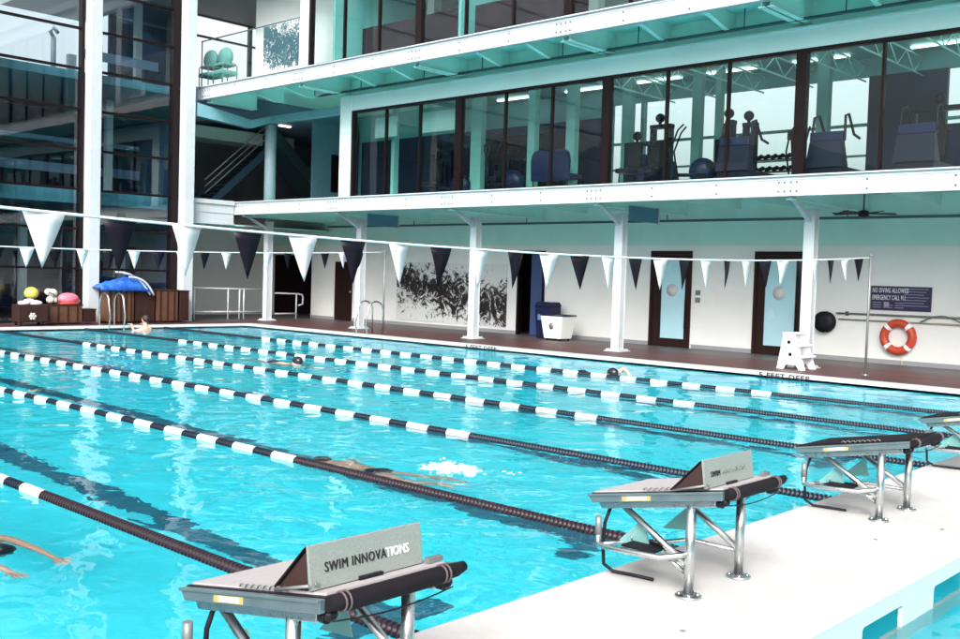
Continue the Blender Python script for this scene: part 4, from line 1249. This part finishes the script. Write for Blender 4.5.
# blue tarp bundle with white stripes
tp_ = thing('folded_cover', 'rumpled bright blue pool cover with white straps heaped on the chests', 'pool cover', (11.65, 26.25, DZ + 1.09))
m = MB()
vs, fs = [], []
NU, NV = 24, 12
for j in range(NV + 1):
    for i in range(NU + 1):
        u, v = i / NU * 2 - 1, j / NV * 2 - 1
        hgt = 0.40 * max(0, (1 - abs(u) ** 2.2)) ** 0.6 * max(0, 1 - v * v) ** 0.5 * (0.75 + 0.35 * u) + 0.02 * math.sin(9 * u + 4 * v) + 0.015 * math.sin(17 * u - 6 * v)
        droop = -0.10 if (v < -0.9) else 0
        vs.append((u * 0.82 - 0.1, v * 0.36, max(0.0, hgt) + droop + 0.003))
for j in range(NV):
    for i in range(NU): fs.append((j * (NU + 1) + i, j * (NU + 1) + i + 1, (j + 1) * (NU + 1) + i + 1, (j + 1) * (NU + 1) + i))
nb = len(vs)
ring = [i for i in range(NU + 1)] + [(j + 1) * (NU + 1) - 1 for j in range(1, NV + 1)] + [NV * (NU + 1) + i for i in range(NU - 1, -1, -1)] + [j * (NU + 1) for j in range(NV - 1, 0, -1)]
fs.append(tuple(ring[::-1]))
m.add(vs, fs, 0, True)
part('cover', m, M_blue, tp_)
for q, (x0, x1, z0) in enumerate(((-0.45, 0.72, 0.47), (-0.2, 0.78, 0.40), (-0.05, 0.80, 0.33))):
    m = MB()
    m.tube([(x0 + (x1 - x0) * t, -0.30 - 0.05 * math.sin(PI * t) - 0.04 * q, z0 * (1 - t ** 2.4) + 0.02 - 0.22 * t ** 3) for t in [i / 14 for i in range(15)]], 0.028 if q != 1 else 0.02, 8)
    part('strap', m, M_stick if q != 1 else M_blue, tp_)
# pool toys
m = MB(); m.ball((0, 0, 0.19), 0.19, 0, 16, 10, (1.05, 1, 0.95)); m.ball((0.0, 0.0, 0.02), 0.11, 1, 12, 8, (1.1, 1, 0.8))
solo('play_ball', m, [M_yellow, M_navy], 'yellow ball perched above the towels by the glass wing', 'ball', (8.72, 26.1, DZ + 0.72))
m = MB(); m.ball((0, 0, 0.18), 0.2, 0, 14, 10, (1.1, 1, 0.9)); m.box(-0.25, 0.25, -0.12, 0.12, 0.0, 0.06)
solo('kit_bag', m, M_navy, 'navy kit bag under the yellow ball', 'bag', (8.72, 26.2, DZ + 0.45))
m = MB()
for (x, z, r) in ((0, 0.13, 0.13), (0.06, 0.33, 0.15), (-0.06, 0.36, 0.12), (0.16, 0.12, 0.1)): m.ball((x, 0, z), r, 0, 12, 8, (1, 0.7, 0.85))
m.tube([(-0.12, -0.14, 0.36), (0.02, -0.16, 0.30), (0.14, -0.14, 0.2), (0.16, -0.12, 0.06)], 0.02, 6, 1)
solo('float_toy', m, [M_cream, M_pipe], 'cream foam pool toy with grey markings on the low wooden box', 'pool toy', (9.3, 26.15, DZ + 0.59))
m = MB(); m.ball((0, 0, 0.13), 0.30, 0, 16, 10, (1.1, 0.7, 0.6)); m.ball((0.2, 0.02, 0.06), 0.2, 0, 12, 8, (1, 0.7, 0.5)); m.ball((0, -0.02, -0.005), 0.3, 1, 16, 8, (1.1, 0.7, 0.18))
solo('float_toy', m, [M_pink, M_orange], 'pink rounded foam float with a red rim on the low wooden box', 'pool toy', (9.82, 26.15, DZ + 0.62))

# terrace armchairs
for (x, y, lab) in ((15.2, 27.25, 'teal covered terrace chair nearer the glass railing corner'), (15.25, 26.45, 'teal covered terrace chair nearer the ink print')):
    t = thing('terrace_chair', lab, 'chair', (x, y, ST2), 'terrace chairs')
    m = MB(); m.ball((0, 0, 1.02), 0.40, 0, 14, 10, (0.4, 1.0, 0.85)); part('backrest', m, M_chair, t)
    m = MB(); m.box(-0.3, 0.3, -0.32, 0.32, 0.42, 0.56); m.box(-0.25, 0.25, -0.3, 0.3, 0.72, 0.82); part('seat', m, M_chair, t, bevel=0.04)
    for sx in (-0.27, 0.27):
        for sy in (-0.28, 0.28):
            m = MB(); m.tube([(sx, sy, 0), (sx, sy, 0.75)], 0.02, 6); part('leg', m, M_pipe, t)

# gym machines behind the middle storey windows
def treadmill(loc, rz, lab):
    t = thing('treadmill', lab, 'treadmill', loc, 'gym machines behind the windows', rz)
    m = MB(); m.box(-0.38, 0.38, -0.9, 0.9, 0.05, 0.22); part('deck', m, M_gym, t, bevel=0.02)
    m = MB(); m.hexa([(-0.4, 0.62, 0.2), (0.4, 0.62, 0.2), (0.4, 0.95, 0.2), (-0.4, 0.95, 0.2), (-0.36, 0.75, 0.75), (0.36, 0.75, 0.75), (0.36, 0.85, 0.75), (-0.36, 0.85, 0.75)]); part('upright', m, M_gym, t)
    m = MB(); m.box(-0.36, 0.36, 0.66, 0.86, 0.751, 0.95); part('console', m, M_navy, t, bevel=0.02)
    for s in (-1, 1):
        m = MB(); m.tube([(s * 0.36, 0.75, 0.8), (s * 0.34, 0.7, 1.28), (s * 0.32, 0.5, 1.34), (s * 0.32, 0.2, 0.95), (s * 0.32, -0.1, 0.9)], 0.03, 8); part('handlebar', m, M_black, t)
treadmill((17.55, 6.05, ST1), PI / 2, 'navy gym treadmill with looped handlebars behind the window above the step stool')
def stack_machine(loc, h, lab, w=0.75):
    t = thing('weight_machine', lab, 'gym machine', loc, 'gym machines behind the windows')
    m = MB()
    for s in (-1, 1): m.box(-0.08, 0.08, s * w / 2 - 0.06, s * w / 2 + 0.06, 0, h)
    m.box(-0.1, 0.1, -w / 2 - 0.06, w / 2 + 0.06, h, h + 0.1)
    part('frame', m, M_gym, t, bevel=0.01)
    m = MB(); m.box(-0.12, 0.12, -w / 2 + 0.08, w / 2 - 0.08, 0.05, h * 0.8); part('weight_stack', m, M_navy, t)
    m = MB(); m.box(-0.75, -0.25, -0.2, 0.2, 0.4, 0.52); m.hexa([(-0.25, -0.2, 0.5), (-0.15, -0.2, 0.5), (-0.15, 0.2, 0.5), (-0.25, 0.2, 0.5), (-0.18, -0.2, 1.2), (-0.08, -0.2, 1.2), (-0.08, 0.2, 1.2), (-0.18, 0.2, 1.2)]); part('seat', m, M_black, t, bevel=0.02)
    m = MB(); m.ball((-0.1, 0, h + 0.25), 0.12); m.tube([(-0.1, 0, h + 0.1), (-0.1, 0, h + 0.25)], 0.04, 8); part('pulley', m, M_black, t)
stack_machine((18.0, 11.62, ST1), 1.15, 'squat dark weight machine beside the tall one by the first bright pane', 0.7)
stack_machine((18.0, 10.95, ST1), 1.55, 'tall dark weight machine straddling the first thin mullion of the bright gym windows', 0.5)
stack_machine((18.0, 9.02, ST1), 1.5, 'thin dark pulley post hard against the second thin mullion', 0.10)
stack_machine((18.0, 8.5, ST1), 1.4, 'slim dark weight column standing alone before the bright gym window', 0.22)
stack_machine((18.6, 4.4, ST1), 1.5, 'wide navy weight machine behind the window above the rescue notice', 1.1)
stack_machine((18.0, 16.1, ST1), 0.95, 'low dark weight machine in the dim part of the gym', 1.0)
def elliptical(loc, rz, lab):
    t = thing('cross_trainer', lab, 'gym machine', loc, 'gym machines behind the windows', rz)
    m = MB(); m.tube([(0, -0.6, 0.06), (0, 0.6, 0.06)], 0.05, 8); m.tube([(-0.25, -0.6, 0.04), (0.25, -0.6, 0.04)], 0.04, 8); m.tube([(-0.25, 0.6, 0.04), (0.25, 0.6, 0.04)], 0.04, 8); m.tube([(0, 0.35, 0.06), (0, 0.5, 1.25)], 0.05, 8); part('frame', m, M_gym, t)
    m = MB(); m.lathe([(0.05, -0.06), (0.33, -0.06), (0.33, 0.06), (0.05, 0.06)], (0, -0.35, 0.38), 'x', 20); part('flywheel', m, M_navy, t)
    m = MB(); m.box(-0.16, 0.16, 0.42, 0.5, 1.2, 1.42); part('console', m, M_black, t, bevel=0.01)
    for s in (-1, 1):
        m = MB(); m.tube([(s * 0.2, 0.3, 0.3), (s * 0.24, 0.4, 0.9), (s * 0.25, 0.25, 1.35), (s * 0.2, 0.12, 1.5)], 0.022, 8); m.tube([(s * 0.14, -0.45, 0.3), (s * 0.2, 0.3, 0.3)], 0.025, 8); part('arm', m, M_gym, t)
elliptical((17.6, 9.9, ST1), 0.4, 'small dark cross trainer between the mint columns of the bright gym windows')
elliptical((19.0, 7.6, ST1), -0.5, 'dark cross trainer near the thick mullion, seen against the bright rear window')
elliptical((17.8, 18.2, ST1), 0.2, 'dark cross trainer in the dim gym beside a wide mint column')
elliptical((19.6, 12.6, ST1), 1.2, 'dark cross trainer deep in the gym behind the first bright pane')
def dumbbell_rack(loc, lab):
    t = thing('dumbbell_rack', lab, 'dumbbell rack', loc, 'gym machines behind the windows', PI / 2)
    m = MB()
    for x in (-0.9, 0.9): m.hexa([(x - 0.03, -0.3, 0), (x + 0.03, -0.3, 0), (x + 0.03, 0.3, 0), (x - 0.03, 0.3, 0), (x - 0.03, 0.05, 1.0), (x + 0.03, 0.05, 1.0), (x + 0.03, 0.2, 1.0), (x - 0.03, 0.2, 1.0)])
    for z, y in ((0.35, -0.1), (0.65, 0.0), (0.95, 0.1)): m.box(-0.9, 0.9, y - 0.12, y + 0.12, z, z + 0.03)
    part('rack', m, M_gym, t)
    for z, y in ((0.45, -0.1), (0.75, 0.0), (1.05, 0.1)):
        m = MB()
        for i in range(9):
            x = -0.8 + 0.2 * i
            m.tube([(x, y - 0.14, z), (x, y + 0.14, z)], 0.018, 6)
            for q in (-0.12, 0.12): m.tube([(x, y + q - 0.03, z), (x, y + q + 0.03, z)], 0.06, 8)
        part('dumbbells', m, M_black, t)
dumbbell_rack((20.9, 9.6, ST1), 'long dumbbell rack under the rear gym window')
dumbbell_rack((20.9, 13.2, ST1), 'long dumbbell rack under the rear gym window, nearer the dim part')
treadmill((17.3, 8.05, ST1), PI / 2, 'navy treadmill standing beside the slim dark weight column')
treadmill((17.4, 4.15, ST1), PI / 2, 'navy treadmill before the wide navy weight machine')
stack_machine((19.2, 9.75, ST1), 1.25, 'dark weight machine deep in the gym behind the small cross trainer', 0.55)
elliptical((17.5, 15.9, ST1), 0.3, 'dark cross trainer before the low machine in the dim gym')
stack_machine((18.4, 19.2, ST1), 1.45, 'dark weight machine by the white corner post of the gym windows', 0.8)
for (y, lab) in ((14.0, 'round-backed navy gym chair nearer the white corner post of the gym windows'), (13.33, 'round-backed navy gym chair nearer the bright end of the gym windows')):
    t = thing('gym_chair', lab, 'chair', (17.3, y + 0.3, ST1), 'round-backed gym chairs')
    m = MB(); m.prism([(-0.30, 0.3), (0.30, 0.3), (0.32, 0.85), (0.27, 1.05), (0.14, 1.13), (-0.14, 1.13), (-0.27, 1.05), (-0.32, 0.85)], 'x', -0.06, 0.06); part('backrest', m, M_navy, t, bevel=0.03)
    m = MB(); m.box(0.07, 0.6, -0.29, 0.29, 0.35, 0.5); part('seat', m, M_navy, t, bevel=0.03)
    for (x, yy) in ((0, -0.25), (0, 0.25), (0.55, -0.25), (0.55, 0.25)):
        m = MB(); m.tube([(x, yy, 0), (x, yy, 0.36)], 0.02, 6); part('leg', m, M_black, t)

# ------------------------------------------------------------------ swimmers
def skin_body(name, verts, edges, radii, root, matr, sub=2):
    me = bpy.data.meshes.new(name)
    me.from_pydata(verts, edges, [])
    o = bpy.data.objects.new(name, me); COL.objects.link(o)
    o.modifiers.new('skin', 'SKIN').use_smooth_shade = True
    for i, r in enumerate(radii):
        sv = me.skin_vertices[0].data[i]
        sv.radius = r if isinstance(r, tuple) else (r, r)
        sv.use_root = (i == root)
    s = o.modifiers.new('sub', 'SUBSURF'); s.levels = sub; s.render_levels = sub
    dg = bpy.context.evaluated_depsgraph_get()
    m2 = bpy.data.meshes.new_from_object(o.evaluated_get(dg))
    COL.objects.unlink(o); bpy.data.objects.remove(o)
    m2.materials.clear(); m2.materials.append(matr)
    for p in m2.polygons: p.use_smooth = True
    return m2
def hand_chain(V, E, Rr, wrist_i, wrist, d, side, up):
    """palm and five bent fingers grown from the wrist along direction d"""
    d = Vector(d).normalized(); side = Vector(side).normalized(); up = Vector(up).normalized()
    def add(p, r, par):
        V.append(tuple(p)); Rr.append(r); E.append((par, len(V) - 1)); return len(V) - 1
    palm = add(Vector(wrist) + d * 0.05, (0.030, 0.017), wrist_i)
    for k, (off, L) in enumerate(((-0.033, 0.066), (-0.012, 0.080), (0.010, 0.076), (0.031, 0.058))):
        b0 = add(Vector(wrist) + d * 0.095 + side * off, 0.010, palm)
        b1 = add(Vector(wrist) + d * (0.095 + L * 0.55) + side * off * 1.25 - up * 0.004, 0.0085, b0)
        add(Vector(wrist) + d * (0.095 + L) + side * off * 1.3 - up * 0.014, 0.0065, b1)
    t0 = add(Vector(wrist) + d * 0.04 - side * 0.045, 0.011, palm)
    add(Vector(wrist) + d * 0.085 - side * 0.066 - up * 0.004, 0.008, t0)
def swimmer(lab, loc, rz, pose, suit, cap=True, hands=False):
    """local frame: swims towards +y, floating face down, z = 0 at the waterline"""
    V = [(0, -0.28, -0.06), (0, -0.08, -0.05), (0, 0.12, -0.05), (0, 0.26, -0.05), (0, 0.36, -0.045), (0, 0.44, -0.02)]
    Rr = [(0.15, 0.11), (0.125, 0.10), (0.155, 0.11), (0.15, 0.10), (0.06, 0.06), (0.07, 0.08)]
    E = [(0, 1), (1, 2), (2, 3), (3, 4), (4, 5)]
    def add(p, r, par):
        V.append(tuple(p)); Rr.append(r); E.append((par, len(V) - 1)); return len(V) - 1
    for s, key in ((-1, 'L'), (1, 'R')):
        sh = add((s * 0.17, 0.27, -0.04), 0.058, 3)
        el = add(pose[key][0], 0.043, sh); wr = add(pose[key][1], 0.028, el)
        e, w = Vector(pose[key][0]), Vector(pose[key][1])
        d = (w - e).normalized()
        side = d.cross(Vector((0, 0, 1))).normalized() * -s
        hand_chain(V, E, Rr, wr, w, d, side, Vector((0, 0, 1)))
        hp = add((s * 0.10, -0.38, -0.08), 0.085, 0)
        kn = add((s * 0.11, -0.78, pose['knee'][0 if s < 0 else 1]), 0.058, hp)
        an = add((s * 0.10, -1.18, pose['foot'][0 if s < 0 else 1]), 0.036, kn)
        add((s * 0.10, -1.36, pose['foot'][0 if s < 0 else 1] - 0.03), (0.04, 0.02), an)
    me = skin_body('person', V, E, Rr, 0, M_skin)
    t = part('person', me, M_skin)
    tag(t, lab, 'person', 'swimmers in the pool')
    t.location = loc; t.rotation_euler = (0, 0, rz)
    m = MB()
    hx, hy, hz = pose.get('head', (0.0, 0.52, 0.02))
    m.ball((hx, hy, hz), 0.11, 0, 16, 12, (0.82, 1.1, 0.98))
    m.ball((hx, hy + 0.07, hz - 0.085), 0.022, 0, 8, 6); m.ball((hx - 0.09, hy - 0.01, hz - 0.02), 0.025, 0, 8, 6, (0.5, 1, 1)); m.ball((hx + 0.09, hy - 0.01, hz - 0.02), 0.025, 0, 8, 6, (0.5, 1, 1))
    part('head', m, M_skin, t)
    m = MB(); m.ball((hx, hy + 0.012, hz + 0.03), 0.116, 0, 16, 12, (0.83, 1.1, 0.86)); part('swim_cap', m, M_cap, t)
    m = MB()
    for s in (-1, 1): m.ball((hx + s * 0.04, hy + 0.075, hz - 0.062), 0.024, 0, 10, 6, (1.2, 1, 0.8))
    part('goggles', m, M_black, t)
    if suit:
        m = MB(); m.ball((0, -0.30, -0.062), 0.19, 0, 18, 10, (1.03, 0.85, 0.72)); part('swimsuit', m, suit, t)
    return t
SUIT = mat('navy_swimsuit', (0.012, 0.012, 0.03), 0.5, var=0.2)
# the nearest one: both arms stretched forward under the surface, body out of the frame
swimmer('swimmer with both arms stretched ahead just under the water before the bold-lettered block', (-1.14, 4.17, WZ - 0.15), PI + 0.12,
        {'L': ((-0.17, 0.62, -0.05), (-0.13, 0.94, -0.055)), 'R': ((0.19, 0.64, -0.05), (0.20, 1.0, -0.06)), 'knee': (-0.1, -0.12), 'foot': (-0.05, -0.1), 'head': (0, 0.48, -0.08)}, SUIT, hands=True)
swimmer('submerged swimmer whose kick throws up white foam', (2.95, 4.72, WZ - 0.58), 0.1,
        {'L': ((-0.2, 0.56, -0.08), (-0.15, 0.84, -0.08)), 'R': ((0.25, 0.18, -0.2), (0.22, -0.08, -0.25)), 'knee': (-0.10, -0.02), 'foot': (0.05, 0.12), 'head': (0, 0.50, 0)}, SUIT)
swimmer('swimmer in a black cap with one arm arched over beyond the farthest rope', (12.75, 8.95, WZ - 0.04), PI,
        {'L': ((-0.28, 0.55, 0.15), (-0.14, 0.80, 0.03)), 'R': ((0.24, 0.22, -0.25), (0.2, -0.05, -0.3)), 'knee': (-0.1, -0.14), 'foot': (-0.05, -0.15), 'head': (0.03, 0.48, 0.05)}, SUIT)
swimmer('swimmer in a dark cap lying flat with no arm raised', (8.45, 13.6, WZ - 0.03), PI,
        {'L': ((-0.2, 0.52, -0.06), (-0.15, 0.80, -0.10)), 'R': ((0.26, 0.2, -0.2), (0.2, -0.06, -0.25)), 'knee': (-0.1, -0.14), 'foot': (-0.05, -0.15), 'head': (0.0, 0.50, 0.08)}, SUIT)
# resting at the far wall, upright, head and shoulders out
def rester(lab, loc, rz):
    V = [(0, 0, -0.75), (0, 0, -0.5), (0, 0, -0.25), (0, 0.0, -0.04), (0, 0.01, 0.06), (0, 0.02, 0.16)]
    Rr = [(0.14, 0.11), (0.12, 0.1), (0.15, 0.11), (0.14, 0.09), (0.055, 0.055), (0.07, 0.08)]
    E = [(0, 1), (1, 2), (2, 3), (3, 4), (4, 5)]
    def add(p, r, par):
        V.append(tuple(p)); Rr.append(r); E.append((par, len(V) - 1)); return len(V) - 1
    for s in (-1, 1):
        sh = add((s * 0.19, 0, -0.05), 0.06, 3)
        el = add((s * 0.30, 0.16, -0.10), 0.045, sh); wr = add((s * 0.22, 0.36, 0.10), 0.03, el)
        hand_chain(V, E, Rr, wr, (s * 0.22, 0.36, 0.10), (0, 1, 0.1), (-s, 0, 0), (0, 0, 1))
        hp = add((s * 0.1, 0, -0.85), 0.085, 0); kn = add((s * 0.12, 0.1, -1.22), 0.055, hp); add((s * 0.12, -0.1, -1.55), 0.035, kn)
    me = skin_body('person', V, E, Rr, 0, M_skin)
    t = part('person', me, M_skin)
    tag(t, lab, 'person', 'swimmers in the pool'); t.location = loc; t.rotation_euler = (0, 0, rz)
    m = MB(); m.ball((0, 0.03, 0.25), 0.11, 0, 16, 12, (0.85, 1, 1.15)); m.ball((0, 0.14, 0.24), 0.02, 0, 8, 6); part('head', m, M_skin, t)
    m = MB(); m.ball((0, 0.005, 0.275), 0.117, 0, 16, 12, (0.87, 1.0, 1.05)); part('hair', m, M_findark, t)
    m = MB(); m.ball((0, -0.01, -0.2), 0.165, 0, 16, 10, (1, 0.75, 1.0)); part('swimsuit', m, M_printw, t)
rester('dark-haired swimmer resting at the far pool wall in a white top', (11.3, 24.25, WZ + 0.06), 0.15)

# foam thrown up by the kicking swimmer
fm = MB(); rnd = random.Random(3)
for i in range(170):
    a_ = rnd.gauss(0, 1); b_ = rnd.gauss(0, 1); r = abs(rnd.gauss(0, 0.005)) + 0.002
    fm.ball((a_ * 0.085, b_ * 0.10, abs(rnd.gauss(0, 0.04)) * math.exp(-(a_ * a_ + b_ * b_) / 3)), r, 0, 6, 4, (1.4, 1.4, 0.9))
for i in range(60):
    a_ = rnd.gauss(0, 0.10); b_ = rnd.gauss(0, 0.12); r = abs(rnd.gauss(0, 0.016)) + 0.012
    fm.ball((a_, b_, 0.0), r, 0, 8, 4, (1.5, 1.7, 0.25 + 0.5 * rnd.random()))
for i in range(40):
    t_ = rnd.uniform(0.1, 1.0); r = abs(rnd.gauss(0, 0.004)) + 0.002
    fm.ball((t_ * 0.35 + rnd.gauss(0, 0.06), -t_ * 0.6 + rnd.gauss(0, 0.08), 0.002), r, 0, 6, 4, (1.8, 2.2, 0.4))
o = tag(solo('foam_splash', fm, M_foam, 'white foam splash on the water behind the kicking swimmer', 'splash', (3.15, 3.62, WZ)), kind='stuff')
